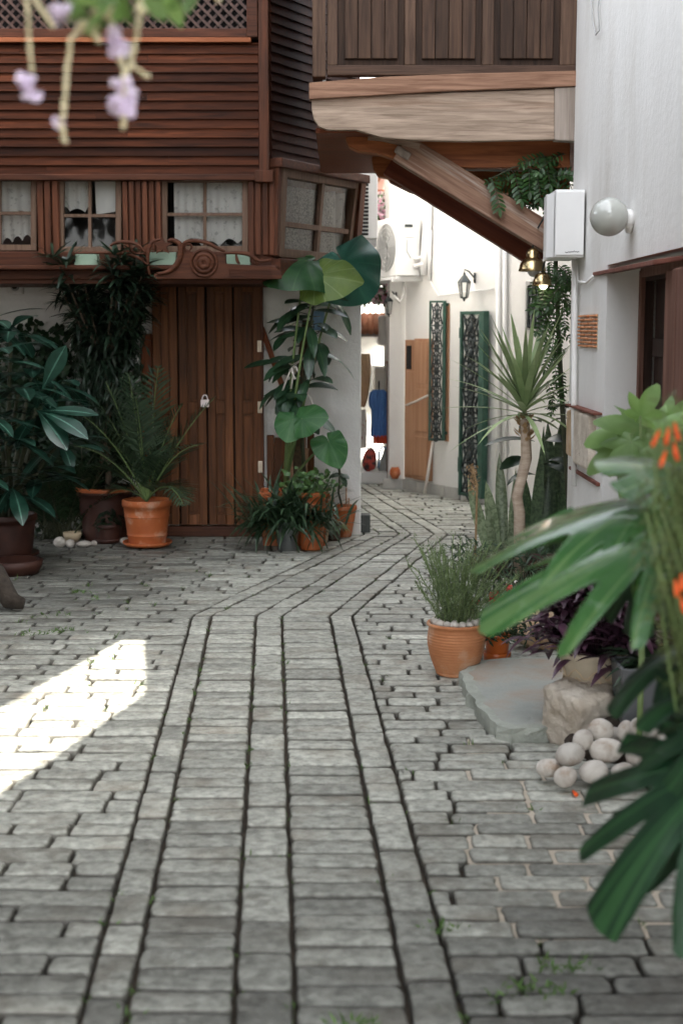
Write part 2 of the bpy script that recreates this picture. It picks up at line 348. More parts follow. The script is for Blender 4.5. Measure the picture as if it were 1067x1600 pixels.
    def blade(s, base, d, up, L, W, n=5, droop=.3, fold=.15, prof='ell', sh=None, twist=0):
        base, d, up = V(base), V(d).normalized(), V(up); sh = random.random() if sh is None else sh
        vs = []; uv = []; fs = []; p = base.copy(); st = L/n
        for i in range(n+1):
            t = i/n
            sdv = d.cross(up)
            if sdv.length < 1e-4: sdv = d.cross(V((1, .2, 0)))
            sdv.normalize(); nr = sdv.cross(d)
            if twist: sdv = sdv*math.cos(twist*t)+nr*math.sin(twist*t); nr = sdv.cross(d)
            if prof == 'ell': w_ = math.sin(math.pi*min(1, max(0, t*.97+.015)))**.75
            elif prof == 'obo': w_ = math.sin(math.pi*t**1.5*.99+.01)**.8
            elif prof == 'lan': w_ = (math.sin(math.pi*t**.75*.985+.015))
            elif prof == 'snake': w_ = (.6+.55*math.sin(min(1, t*1.15)*math.pi*.62))*(1-t**5)*(1-.25*t)+.01
            elif prof == 'strap': w_ = min(1, .55+t*1.6)*(1-t**3.5)+.01
            elif prof == 'heart': w_ = (min(1, t*7+.35))*(1-t**1.7)**.8+.01
            else: w_ = 1-t*.98
            w_ *= W/2
            vs += [p-sdv*w_+nr*(fold*w_), p.copy(), p+sdv*w_+nr*(fold*w_)]
            uv += [(-1, t, 0), (0, t, 0), (1, t, 0)]
            d = (d+V((0, 0, -1))*(droop/n)).normalized(); p = p+d*st
        for i in range(n):
            b = i*3; fs += [(b, b+1, b+4, b+3), (b+1, b+2, b+5, b+4)]
        return s.add(vs, fs, sh, uv)
    def fan(s, base, d, up, L, outline, rings=(.3, .6, .85, 1), na=60, bendy=.6, bendx=.4, wav=.03, sh=None, notch=None, twist=0):
        """A broad leaf: outline(phi) is its radius from the stalk, phi = 0 towards the tip; bent along its length by bendy, across by bendx."""
        base, d, up = V(base), V(d).normalized(), V(up).normalized(); sdv = d.cross(up).normalized(); nr = sdv.cross(d)
        if twist: sdv, nr = sdv*math.cos(twist)+nr*math.sin(twist), nr*math.cos(twist)-sdv*math.sin(twist)
        sh = random.random() if sh is None else sh; ph = random.uniform(0, 6)
        def place(x, y, e, phi):
            z = -bendx*x*x/L+wav*L*e*math.sin(phi*7+ph)
            a = bendy*max(-.3, y/L); 
            if abs(bendy) > 1e-3: yy = L*math.sin(a)/bendy; zz = -L*(1-math.cos(a))/bendy
            else: yy, zz = y, 0
            return base+sdv*x+d*(yy+z*math.sin(a))+nr*(zz+z*math.cos(a))
        vs = [place(0, 0, 0, 0)]; uv = [(0, 0, 0)]; fs = []
        for r_ in rings:
            for k in range(na):
                phi = -math.pi+2*math.pi*(k+.5)/na
                rr = outline(phi)*L*r_
                if notch: rr = min(rr, notch(phi, r_)*outline(phi)*L)
                vs.append(place(math.sin(phi)*rr, math.cos(phi)*rr, r_**2, phi)); uv.append((phi, r_, 0))
        for k in range(na-1): fs.append((0, 1+k, 2+k))
        for i in range(len(rings)-1):
            for k in range(na-1):
                a = 1+i*na+k; fs.append((a, a+na, a+na+1, a+1))
        return s.add(vs, fs, sh, uv)
    def build(s, name, mat, parent=None, org=None, smooth=True, bevel=0, sub=0):
        o0 = ORG[parent.name] if parent is not None else (V(org) if org is not None else V((0, 0, 0)))
        me = bpy.data.meshes.new(name)
        me.from_pydata([(a-o0.x, b-o0.y, c-o0.z) for a, b, c in s.v], [], s.f)
        me.materials.append(MATS[mat] if isinstance(mat, str) else mat)
        at = me.attributes.new('shade', 'FLOAT', 'POINT'); at.data.foreach_set('value', s.sh)
        au = me.attributes.new('luv', 'FLOAT_VECTOR', 'POINT'); au.data.foreach_set('vector', [q for t in s.uv for q in t])
        me.polygons.foreach_set('use_smooth', [smooth]*len(me.polygons)); me.update()
        o = bpy.data.objects.new(name, me)
        if bevel:
            bm_ = o.modifiers.new('bevel', 'BEVEL'); bm_.width = bevel; bm_.segments = 2; bm_.limit_method = 'ANGLE'; bm_.angle_limit = R(40)
            if smooth:
                me.polygons.foreach_set('use_smooth', [False]*len(me.polygons))
        if sub:
            sm = o.modifiers.new('sub', 'SUBSURF'); sm.levels = sub; sm.render_levels = sub
        return _link(o, parent, o0)
def tag(o, label=None, cat=None, group=None, kind=None):
    for k, vv in (('label', label), ('category', cat), ('group', group), ('kind', kind)):
        if vv: o[k] = vv
    return o
def thing(name, label, cat, loc=(0, 0, 0), group=None):
    o = bpy.data.objects.new(name, None); o.empty_display_size = .1
    _link(o, None, V(loc)); o.location = V(loc)
    return tag(o, label, cat, group)
def copy_tree(root, loc, label=None, group=None, rot=None, scale=None):
    r = root.copy(); C.objects.link(r); r.location = V(loc); ORG[r.name] = V(loc)
    if rot is not None: r.rotation_euler = rot
    if scale is not None: r.scale = (scale,)*3
    if label: r['label'] = label
    if group: r['group'] = group
    for ch in list(root.children):
        c = ch.copy(); C.objects.link(c); c.parent = r
        for g in list(ch.children):
            d = g.copy(); C.objects.link(d); d.parent = c
    return r
def lerp(a, b, t): return a+(b-a)*t
def rv(): return V((random.uniform(-1, 1), random.uniform(-1, 1), random.uniform(-1, 1)))
def curve(a, b, sag, n=8, dirv=(0, 0, -1)):
    a, b = V(a), V(b); return [a.lerp(b, i/n)+V(dirv)*(sag*4*(i/n)*(1-i/n)) for i in range(n+1)]

# ================================================================ GROUND AND PAVING
W = 1.466                       # plane of the near white house's lane-side wall
YE = PX(889, 600, W).y          # its far corner
g = MB().add([(-60, -40, -.035), (60, -40, -.035), (60, 90, -.035), (-60, 90, -.035)], [(0, 1, 2, 3)])
tag(g.build('ground', 'joint_soil', smooth=False), kind='structure')
KY = 8.62
kx = [PZ(x, 962).x for x in (300, 330, 400, 440, 515, 550)]
sA = -106/2222*1.01
K2Y = 12.15; k2 = [.20, .33, .50, .60, .80, .92]
LINES = []
for i in range(6):
    LINES.append([V((kx[i]-sA*(KY-2.4), 2.4)), V((kx[i], KY)), V((k2[i], K2Y)), V((k2[i]-.16*(24-K2Y), 24))])
def lineX(i, y):
    L_ = LINES[i]
    for a, b in zip(L_, L_[1:]):
        if y <= b.y or b is L_[-1]: return a.x+(b.x-a.x)*(y-a.y)/(b.y-a.y)
pv = MB()
def stone(q, h=0, gap=.014, bev=.008):
    """q: four ground corners counter-clockwise; a worn sett with rounded shoulders."""
    c = sum(q, V((0, 0)))/4; n = len(q); out = []
    for i in range(4):
        a, b, d = q[i-1], q[i], q[(i+1) % 4]
        e1 = (a-b); e2 = (d-b); l1, l2 = e1.length, e2.length
        if l1 < .03 or l2 < .03: return
        e1 /= l1; e2 /= l2; bb = b+(e1+e2)*gap/2*random.uniform(.6, 1.5)
        r_ = min(.016, l1*.22, l2*.22)*random.uniform(.5, 1.25)
        out += [bb+e1*r_, bb+(e1+e2)*r_*.28, bb+e2*r_]
        m = (b+d)/2; ino = (c-m).normalized()
        out.append(m+ino*(gap/2*random.uniform(.4, 1.6))+e2*random.uniform(-.02, .02))
    k = len(out); z0 = random.uniform(-.005, .004)+h; tx, ty = random.uniform(-.012, .012), random.uniform(-.02, .02)
    def zz(p): return z0+(p.x-c.x)*tx+(p.y-c.y)*ty
    vs = [(p.x, p.y, -.05) for p in out]+[(p.x, p.y, zz(p)-bev) for p in out]
    for ins, dz in ((.45, .25), (1.0, .03)):
        for p in out:
            dd = (c-p); l = max(dd.length, .01); pp = p+dd/l*min(bev*ins*1.3, l*.5); vs.append((pp.x, pp.y, zz(pp)-bev*dz))
    fs = []
    for L_ in range(3):
        for i in range(k): j = (i+1) % k; fs.append((L_*k+i, L_*k+j, (L_+1)*k+j, (L_+1)*k+i))
    fs.append(tuple(3*k+i for i in range(k)))
    mk = max(0, min(1, (-c.x-.45-.10*(12-c.y))/.9))*max(0, min(1, (c.y-7.2)/2.2))      # shade painted into the tone of the setts by the pots
    mk = max(mk, .95*max(0, min(1, (5.2-c.y)/1.7)))  # nearest setts toned down as well, painting in a dimmer foreground
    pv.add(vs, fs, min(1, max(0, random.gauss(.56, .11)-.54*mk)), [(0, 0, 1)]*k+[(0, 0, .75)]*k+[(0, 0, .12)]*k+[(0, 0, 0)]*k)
MOSS = []
for seg in range(3):
    for s_ in range(5):
        transverse = s_ in (1, 3)
        a0, a1 = LINES[s_][seg], LINES[s_][seg+1]; b0, b1 = LINES[s_+1][seg], LINES[s_+1][seg+1]
        ln = ((a1-a0).length+(b1-b0).length)/2; t = 0
        while t < 1:
            st = (random.uniform(.108, .136) if transverse else random.uniform(.20, .29))/ln
            t1 = min(1, t+st)
            if 1-t1 < st*.4: t1 = 1
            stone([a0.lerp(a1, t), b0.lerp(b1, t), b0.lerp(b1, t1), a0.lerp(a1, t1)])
            if random.random() < .9: MOSS.append((a0.lerp(a1, t), .5))
            t = t1
y = 2.5
while y < 23:
    st = random.uniform(.108, .135)
    for side in (0, 1):
        if side == 0: x0, x1 = -5.2 if y < 13 else -1.5, lineX(0, y+st/2)
        else: x0, x1 = lineX(5, y+st/2), (2.9 if y > YE-.2 else W+.05)
        if side == 0 and y > 12.3: x0 = max(x0, lineX(0, y)-.7)
        xs = [x0]; x = x0+random.uniform(.05, .3)
        while x < x1-.11: xs.append(x); x += random.uniform(.19, .38)
        xs.append(x1)
        for xa, xb in zip(xs, xs[1:]):
            def ex(xx, yy): return lineX(0, yy) if (side == 0 and xb == x1 and xx == xb) else (lineX(5, yy) if (side == 1 and xa == x0 and xx == xa) else xx)
            j = .016
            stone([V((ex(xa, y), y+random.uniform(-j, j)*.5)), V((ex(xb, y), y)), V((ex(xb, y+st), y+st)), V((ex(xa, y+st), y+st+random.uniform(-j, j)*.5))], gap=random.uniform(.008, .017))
            if random.random() < .30: MOSS.append((V((xa, y+st*random.random())), 1 if (side == 0 and 6 < y < 10) else .45))
    y += st
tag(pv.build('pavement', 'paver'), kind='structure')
# pale mortar filling the joints on the near right
mo = []
for px, py in ((730, 1150), (790, 1190), (850, 1160), (960, 1240), (1060, 1300), (1120, 1450), (1010, 1460), (930, 1475), (860, 1462), (800, 1478), (762, 1440), (742, 1400), (775, 1372), (712, 1330), (738, 1290), (765, 1262), (725, 1235)):
    p = PZ(px, py); mo.append((p.x, p.y, -.0165))
tag(MB().prism(mo, (0, 0, .006)).build('pavement_mortar', 'mortar', smooth=False), kind='structure')
mm = MB()
for p, k in MOSS:
    if random.random() > k*.75 or not (3 < p.y < 14): continue
    for _ in range(random.randint(3, 12)):
        b = V((p.x+random.gauss(0, .016), p.y+random.gauss(0, .016), -.018))
        mm.blade(b, V((random.gauss(0, .6), random.gauss(0, .6), 1)), rv(), random.uniform(.015, .04)*(1.3 if k == 1 else 1), .006, n=2, droop=.5)
for px, py, rr in ((805, 1545, .05), (690, 1450, .03), (560, 1600, .03), (885, 1510, .04), (150, 935, .05), (85, 962, .06), (60, 990, .05), (100, 985, .05), (128, 925, .04), (850, 1545, .03)):
    c0 = PZ(px, py)
    for _ in range(60):
        b = c0+V((random.gauss(0, rr), random.gauss(0, rr*.6), -.012))
        mm.blade(b, V((random.gauss(0, .8), random.gauss(0, .8), 1)), rv(), random.uniform(.015, .05), .009, n=2, droop=.5)
tag(mm.build('grass', 'moss'), kind='stuff')
# bare earth bed along the near house where the pots and rocks stand
bed = [V((p.x, p.y, -.03)) for p in (PZ(965, 1190), PZ(1010, 1222), PZ(1060, 1235), PZ(1120, 1250))]+[V((W+.02, 4.0, -.03)), V((W+.02, 7.6, -.03)), V((1.2, 7.6, -.03)), V((1.12, 6.3, -.03))]
tag(MB().prism(bed, (0, 0, .075)).build('garden_soil', 'soil', smooth=False), kind='structure')

# ================================================================ LEFT: THE WOODEN HOUSE
YW, YU = 12.12, 11.1            # white ground-floor wall, jettied upper floor
house = thing('wooden_house', 'dark brown timber clad house with lace curtained windows over a white ground floor wall', 'house', (-1.5, YW, 0))
xw = P(564, 650, YW).x          # right corner of the ground floor
zc_ = P(200, 273, YU).z         # lower edge of the cladding
zs = P(200, 437, YU).z          # underside of the jetty
zsill = P(200, 392, YU).z; zledge = P(200, 414, YU-.1).z
TOPZ = 5.6
MB().box(-7, xw, YW, YW+.3, -.03, zs+.02).box(xw-.3, xw, YW+.3, YW+6.0, -.03, zs+.02).build('ground_floor_wall', 'plaster_rough', house, smooth=False, bevel=.012)
xc = P(405, 200, YU).x          # where the long cladding stops, then the corner post
xp = P(421, 200, YU).x
zl = P(200, 67, YU).z           # rail under the lattice
# lapped boards
cl = MB(); zz = zc_; pitch = M(13.7, YU)
while zz < zl-.01:
    x = -7.0
    while x < xc:
        x2 = min(xc, x+random.uniform(1.6, 3.2))
        if xc-x2 < .5: x2 = xc
        h = min(pitch, zl-zz); s_ = random.random()
        cl.add([(x, YU-.028, zz), (x2-.002, YU-.028, zz), (x2-.002, YU-.012, zz+h), (x, YU-.012, zz+h), (x, YU+.02, zz), (x2-.002, YU+.02, zz), (x2-.002, YU+.02, zz+h), (x, YU+.02, zz+h)],
               [(0, 1, 2, 3), (0, 4, 5, 1), (3, 2, 6, 7), (1, 5, 6, 2), (0, 3, 7, 4)], s_)
        x = x2
    zz += pitch
cl.build('cladding', 'clad', house, smooth=False)
# plain core behind boards and windows
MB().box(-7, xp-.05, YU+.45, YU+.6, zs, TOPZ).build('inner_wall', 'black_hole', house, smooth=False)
MB().box(-7, xp-.02, YU+.0, YW+.32, zs-.03, zs, ).build('jetty_soffit', 'trim_x', house, smooth=False)
cp = MB().box(xc+.002, xp, YU-.05, YU+.10, zc_-.0, TOPZ, .6).box(xc-.03, xp+.03, YU-.06, YU+.1, zc_-.06, zc_+.03, .3)
cp.build('corner_post', 'trim_z', house, smooth=False, bevel=.006)
# unseen wall added left of the view to cut the light from that side
MB().box(-5.6, -5.2, -3.4, YU, -.03, 4.0).build('added_side_wall', 'clad_dark', house, smooth=False)
# trim moulding under the cladding
MB().box(-7, xc, YU-.045, YU+.05, zc_-.045, zc_, .4).build('cladding_trim', 'trim_x', house, smooth=False, bevel=.006)
# lattice screen above
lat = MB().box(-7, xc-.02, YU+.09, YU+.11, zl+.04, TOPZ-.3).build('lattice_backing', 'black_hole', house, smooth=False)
MB().box(-7, P(393, 62, YU).x, YU-.055, YU+.0, zl-.005, zl+.03).build('lattice_rail', 'rail_orange', house, smooth=False, bevel=.004)
lm = MB(); xr = P(386, 30, YU).x; z0l = zl+.10; z1l = TOPZ-.4; sp = M(16.5, YU)
x = -4.6
while x < xr+2.2:
    for sg in (1, -1):
        a, b = V((x, YU+.03+(sg > 0)*.014, z0l)), V((x+sg*(z1l-z0l), YU+.03+(sg > 0)*.014, z1l))
        lo_, hi_ = 0.0, 1.0
        if b.x > xr: hi_ = (xr-a.x)/(b.x-a.x)
        if a.x > xr: lo_ = (a.x-xr)/(a.x-b.x)
        if hi_ <= 0 or lo_ >= 1 : continue
        if sg > 0 and a.x > xr: continue
        lm.bar(a.lerp(b, lo_), a.lerp(b, hi_), .020, .009, up=(0, 1, 0), sh=random.random())
    x += sp
lm.build('lattice', 'lattice_wood', house, smooth=False)
MB().box(xr, xc-.004, YU-.04, YU+.06, zl+.035, TOPZ-.3, .3).box(-7, xr, YU-.03, YU+.06, zl+.035, z0l, .6).build('lattice_frame', 'trim_x', house, smooth=False, bevel=.005)
MB().box(-7.2, xp+.25, YU-.35, YW+3, TOPZ-.02, TOPZ+.10).build('eave', 'trim_x', house, smooth=False)
# wing that turns back from the corner post
A0 = V((xp, YU, 0)); B0 = P(559, 268, YU*1.114); B0.z = 0
wd = (B0-A0); wl = wd.length; wd.normalize(); wn = V((wd.y, -wd.x, 0))       # outward
zwc = P(421, 248, YU).z
wc = MB(); zz = zwc
while zz < TOPZ:
    a, b = A0-wn*0, B0; o1, o2 = wn*.026, wn*.010; s_ = random.random(); h = pitch*1.05
    wc.add([a+o1+V((0, 0, zz)), b+o1+V((0, 0, zz)), b+o2+V((0, 0, zz+h)), a+o2+V((0, 0, zz+h)), a-wn*.03+V((0, 0, zz)), b-wn*.03+V((0, 0, zz)), b-wn*.03+V((0, 0, zz+h)), a-wn*.03+V((0, 0, zz+h))],
           [(0, 1, 2, 3), (0, 4, 5, 1), (3, 2, 6, 7), (1, 5, 6, 2), (0, 3, 7, 4)], s_)
    zz += h
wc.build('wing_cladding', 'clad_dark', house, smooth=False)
MB().bar(A0+wn*.04+V((0, 0, zwc-.03)), B0+wn*.04+wd*.02+V((0, 0, zwc-.03)), .14, .07).build('wing_trim', 'trim_x', house, smooth=False, bevel=.008)
MB().box(-.3, B0.x-.02, B0.y, YW+6.0, zs, TOPZ).build('wing_end_wall', 'plaster_lane', house, smooth=False)
# windows: posts, frames, panes, curtains
SEEN_PIL = ((58, 93), (191, 253), (387, 431))
for xa, xb in SEEN_PIL:
    m = MB(); xa_, xb_ = P(xa, 330, YU).x, P(xb, 330, YU).x
    m.box(xa_, xb_, YU+.03, YU+.12, zsill-.03, zc_-.04, .3)
    n = max(3, int((xb-xa)/9.5)); st = (xb_-xa_)/n
    for i in range(n): m.box(xa_+i*st+.006, xa_+(i+1)*st-.006, YU-.005-.012*(i % 2), YU+.05, zsill-.03, zc_-.045, random.random())
    m.build('fluted_post', 'trim_z', house, smooth=False, bevel=.005)
def curtain(parent, TL, TR, z_b, mat, amp=.012, scallop=.03, ns=5, off=.05, nw=7, name='curtain'):
    m = MB(); n = 60; vs = []; fs = []; nz = 8; dirn = (TR-TL); nr = V((-dirn.y, dirn.x, 0)).normalized()
    for i in range(n+1):
        t = i/n; p = TL.lerp(TR, t)+nr*(off+amp*math.sin(t*nw*6.28))
        zb = z_b+scallop*abs(math.cos(t*math.pi*ns))*.9+scallop*.25*math.sin(t*9)
        for k in range(nz+1): vs.append((p.x, p.y, p.z+(zb-p.z)*k/nz))
    for i in range(n):
        for k in range(nz): a = i*(nz+1)+k; fs.append((a, a+1, a+nz+2, a+nz+1))
    m.add(vs, fs); return m.build(name, mat, parent)
def window(quad, label, bars_v, bars_h, fw=.045, th=.06, mat='window_wood', outs=V((0, -1, 0)), mw=.024):
    """quad TL TR BR BL; frame, muntins and a pane, all following the quad."""
    TL, TR, BR, BL = quad; m = MB()
    def pt(u, v): return TL.lerp(TR, u).lerp(BL.lerp(BR, u), v)
    wd_ = (TR-TL).length; ht_ = (TL-BL).length; fu, fv = fw/wd_/2, fw/ht_/2
    for (u0, v0, u1, v1) in ((fu, 0, fu, 1), (1-fu, 0, 1-fu, 1)): m.bar(pt(u0, v0), pt(u1, v1), fw, th, up=outs, sh=random.random())
    for (u0, v0, u1, v1) in ((2*fu, fv, 1-2*fu, fv), (2*fu, 1-fv, 1-2*fu, 1-fv)): m.bar(pt(u0, v0), pt(u1, v1), fw, th*.96, up=outs, sh=random.random())
    fr = m.build('window', mat, house, smooth=False, bevel=.004)
    if label: fr['label'] = label
    mb = MB()
    for u in bars_v: mb.bar(pt(u, 2*fv), pt(u, 1-2*fv), mw, th*.6, up=outs)
    for k_, v in enumerate(bars_h): mb.bar(pt(2*fu, v), pt(1-2*fu, v), mw, th*.55, up=outs)
    mb.build('muntin', mat, fr, smooth=False)
    g_ = MB().add([pt(fu, fv)-outs*.006, pt(1-fu, fv)-outs*.006, pt(1-fu, 1-fv)-outs*.006, pt(fu, 1-fv)-outs*.006], [(0, 3, 2, 1)]); g_.build('pane', 'pane_glass', fr, smooth=False)
    return fr, pt
YWN = YU+.07
def wq(x0, x1, y0=274, y1=392): return [P(x0, y0, YWN), P(x1, y0, YWN), P(x1, y1, YWN), P(x0, y1, YWN)]
f1, pt = window(wq(-58, 59), 'window with a lace valance hanging low over both panes', (.5,), (.5,))
curtain(f1, pt(.03, .02), pt(.97, .02), P(0, 333, YWN).z, 'curtain', nw=6, scallop=.02, ns=4); curtain(f1, pt(.03, .52), pt(.97, .52), P(0, 378, YWN).z, 'curtain', ns=7, scallop=.05, off=.06)
f2, pt = window(wq(92, 191, 274, 395), 'window with half drawn curtain and dark lower panes', (.5,), (.52,))
curtain(f2, pt(.04, .02), pt(.5, .02), P(0, 332, YWN).z, 'curtain', scallop=.05, ns=2, nw=3); 
MB().add([pt(.56, .06)-V((0, -.04, 0)), pt(.92, .05)-V((0, -.05, 0)), pt(.9, .46)-V((0, -.04, 0)), pt(.58, .5)-V((0, -.05, 0)), pt(.56, .3)-V((0, -.07, 0))], [(0, 4, 3, 2, 1)]).build('curtain', 'curtain_glint_white', f2)  # white sheet standing in for a bright reflection in the upper right pane
MB().add([pt(.90, .5)-V((0, -.05, 0)), pt(.955, .5)-V((0, -.05, 0)), pt(.95, .98)-V((0, -.05, 0)), pt(.91, .98)-V((0, -.05, 0))], [(0, 3, 2, 1)]).build('curtain', 'curtain_glint_white', f2)
f3, pt = window(wq(253, 388, 276, 394), 'window with sheer lace curtain scalloped along its hem', (.5,), (.5,), mat='window_wood')
curtain(f3, pt(.13, .03), pt(.97, .03), P(0, 383, YWN).z, 'curtain', amp=.006, scallop=.05, ns=4, nw=9)
# leaning wing window
wq4 = [P(436, 262, YU+.06), P(557, 283, YU*1.112), P(541, 412, YU*1.10), P(431, 402, YU+.04)]
f4, pt = window(wq4, 'leaning window in the angled wing, with net curtain', (.53,), (.62,), fw=.07, th=.08, outs=wn, mw=.04)
f4.data.materials[0] = MATS['window_wood']
curtain(f4, pt(.05, .18)-wn*.03, pt(.74, .18)-wn*.03, pt(.5, 1).z+.02, 'curtain_net', amp=.006, nw=5, scallop=.01, off=0)
curtain(f4, pt(.66, .16)-wn*.06, pt(.93, .16)-wn*.06, pt(.5, 1).z+.0, 'curtain', amp=.03, nw=2, scallop=.01, off=0)
MB().add([pt(.05, .03)-wn*.07, pt(.95, .03)-wn*.07, pt(.95, .17)-wn*.07, pt(.05, .17)-wn*.07], [(0, 3, 2, 1)]).build('blind', 'fascia', f4)
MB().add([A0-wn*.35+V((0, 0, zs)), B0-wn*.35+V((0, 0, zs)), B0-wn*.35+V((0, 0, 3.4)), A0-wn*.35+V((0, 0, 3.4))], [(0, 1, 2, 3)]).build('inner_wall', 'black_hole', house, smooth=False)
# posts left and right of the leaning window, sill of the wing
MB().bar(P(560, 275, YU*1.114), P(546, 440, YU*1.10), .09, .12, up=wn, sh=.5).build('wing_post', 'trim_z', house, smooth=False, bevel=.006)
m = MB(); m.bar(P(428, 262, YU+.03), P(424, 400, YU+.02), .05, .12, up=wn, sh=.2)
m.build('wing_post', 'trim_z', house, smooth=False, bevel=.006)
MB().bar(P(424, 418, YU+.02), P(545, 425, YU*1.10), .16, .14).build('wing_sill', 'trim_x', house, smooth=False, bevel=.01)
# heavy sill beam with a ledge
sb = MB().box(-7, P(428, 420, YU).x, YU-.02, YU+.35, zs, zledge-.035, .2).box(-7, P(434, 420, YU).x, YU-.10, YU+.2, zledge-.035, zledge, .7).box(-7, P(428, 420, YU).x, YU+.02, YU+.3, zledge, zsill-.004, .3)
sb.build('sill_beam', 'trim_x', house, smooth=False, bevel=.008)

# ================================================================ RIGHT: THE NEAR WHITE HOUSE
nh = thing('white_house', 'tall white plastered house on the right with a recessed doorway under a thin rusty canopy', 'house', (W, 6, 0))
T = .32; HZ = 9.6
yd0, yd1 = 5.55, PX(945, 560, W).y           # door recess along the wall
zd = PX(945, 415, W).z
wall = MB()
# opening added out of view, shaped so the sun draws the strip on the paving
patch = [PZ(*q) for q in ((186, 1002), (194, 999), (222, 999), (226, 1003), (227, 1082), (223, 1087), (-560, 1625), (-560, 1425))]
hole = []
for p in patch:
    t = (W-p.x)/(-SUND.x); q = p-SUND*t; hole.append(V((W, q.y, q.z)))
hb = [q-SUND*(T/(-SUND.x)) for q in hole]
ya, yb = .3, YE; za = zd+.0
print('hole', [tuple(round(c, 2) for c in q) for q in hole], 'YE', YE, 'zd', zd, yd1)
outer = [V((W, ya, za)), V((W, yb, za)), V((W, yb, HZ)), V((W, ya, HZ))]
def holed(outer, hole, flip):
    allv = outer+hole; tess = geometry.tessellate_polygon([[v.copy() for v in outer], [v.copy() for v in hole]])
    fs = []
    for t in tess:
        n_ = (allv[t[1]]-allv[t[0]]).cross(allv[t[2]]-allv[t[0]])
        fs.append(tuple(t) if (n_.x < 0) != flip else tuple(t[::-1]))
    wall.add(allv, fs)
holed(outer, hole, False); holed([v+V((T, 0, 0)) for v in outer], hb, True)
k = len(hole)
for i in range(k): wall.add([hole[i], hole[(i+1) % k], hb[(i+1) % k], hb[i]], [(0, 1, 2, 3)])
wall.add([(W, yb, za), (W+T, yb, za), (W+T, yb, HZ), (W, yb, HZ)], [(0, 1, 2, 3)])
wall.add([(W, ya, HZ), (W, yb, HZ), (W+T, yb, HZ), (W+T, ya, HZ)], [(0, 1, 2, 3)])
wall.add([(W, yd0, za), (W+T, yd0, za), (W+T, yd1, za), (W, yd1, za)], [(0, 1, 2, 3)])
wall.box(W, W+T, ya, yd0, -.03, za); 
wall.box(W, W+T, yd1, yb, -.03, za)
wall.build('wall', 'plaster', nh, smooth=False)
MB().box(W+T, 4.5, YE-.3, YE, -.03, HZ).box(2.0, 2.3, YE, 12.5, -.03, HZ).build('end_wall', 'plaster', nh, smooth=False)
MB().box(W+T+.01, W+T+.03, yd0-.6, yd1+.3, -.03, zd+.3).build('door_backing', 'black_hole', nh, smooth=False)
# door in the recess
MB().box(W+T-.06, W+T-.02, yd0, yd1-.05, 0, zd-.02).build('door', 'dark_door', nh, smooth=False, bevel=.004)
dr = bpy.data.objects['door']
dm = MB()
for yy in (7.55, 7.2, 6.7, 6.2): dm.box(W+T-.085, W+T-.06, yy-.09, yy-.0, .1, zd-.1, random.random())
for z_ in (.1, .9, 1.6): dm.box(W+T-.082, W+T-.06, yd0+.2, yd1-.1, z_, z_+.1, random.random())
dm.build('door_rail', 'dark_door', dr, smooth=False, bevel=.004)
MB().box(W+.205, W+T-.07, yd1-.05, yd1-.004, 0, zd-.03, .2).box(W+.20, W+T-.05, yd0, yd1-.055, zd-.09, zd-.02, .4).build('inner_jamb', 'dark_door', nh, smooth=False)
fm = MB().box(W+.175, W+.204, yd1-.055, yd1-.003, 0, zd-.03, .6).box(W+.17, W+.20, yd0, yd1-.055, zd-.07, zd-.02, .4)
fm.build('door_frame', 'jamb', nh, smooth=False, bevel=.005)
# weathered planks closing the near side of the doorway
pj = MB(); yn = PX(1048, 560, W+.02).y
for i, wd_ in enumerate((.22, .19, .2, .2)):
    pj.box(W-.02, W+.03, yn-wd_, yn-.012, 0, PX(1055, 420, W).z, (.5, .2, .8, .4)[i]); yn -= wd_
pj.build('plank_shutter', 'jamb', nh, smooth=False, bevel=.006)
# thin canopy
c1, c2 = PX(927, 431, W-.005), PX(1052, 407, W-.005)
cm = MB(); zc1 = c1.z
cm.prism([V((W+.04, c1.y, zc1)), V((W-.012, c1.y, zc1-.002)), V((W-.10, c2.y-.02, c2.z-.02)), V((W+.04, c2.y-.1, c2.z+.0))], (0, 0, .022))
cm.build('canopy', 'rust_board', nh, smooth=False, bevel=.004)
# stone quoins of the lower corner
for i, q in enumerate(((PX(899, 640, W-.03), PX(921, 737, W-.03), 'limestone'), (PX(878, 640, W-.05), PX(897, 722, W-.05), 'tan_stone'))):
    a, b, mt = q; y0_, y1_ = min(a.y, b.y), max(a.y, b.y)
    MB().box(W-.045+.02*i, W+.06, y0_, y1_-.004, min(a.z, b.z), max(a.z, b.z)).build('corner_stone', mt, nh, bevel=.018)
q = PX(880, 634, W-.06); q2 = PX(925, 631, W-.06); q3 = PX(900, 742, W-.06)
MB().box(W-.05, W+.02, q2.y+.02, q.y, q.z, q.z+.014).box(W-.02, W+.02, q2.y+.04, q.y, q3.z-.02, q3.z).build('stone_edging', 'rust_board', nh, smooth=False, bevel=.004)

# patch of little bricks let into the plaster
bt = [PX(907, 492, W), PX(933, 545, W)]
bp_ = thing('brick_panel', 'small square of exposed orange bricks let into the white wall beside the doorway', 'brick panel', (W, (bt[0].y+bt[1].y)/2, bt[1].z))
MB().box(W-.004, W+.01, bt[1].y, bt[0].y, bt[1].z, bt[0].z).build('mortar_bed', 'mortar', bp_, smooth=False)
m = MB(); n = 9; hz = (bt[0].z-bt[1].z)/n; wy = bt[0].y-bt[1].y
for i in range(n):
    y = bt[1].y-(i % 2)*wy*.2
    while y < bt[0].y:
        a, b = max(y, bt[1].y), min(y+wy*.35, bt[0].y)
        if b-a > .03: m.box(W-.016-random.random()*.006, W, a, b, bt[1].z+i*hz+.007, bt[1].z+(i+1)*hz-.004, random.random())
        y += wy*.44
m.build('bricks', 'brick', bp_, smooth=False, bevel=.004)

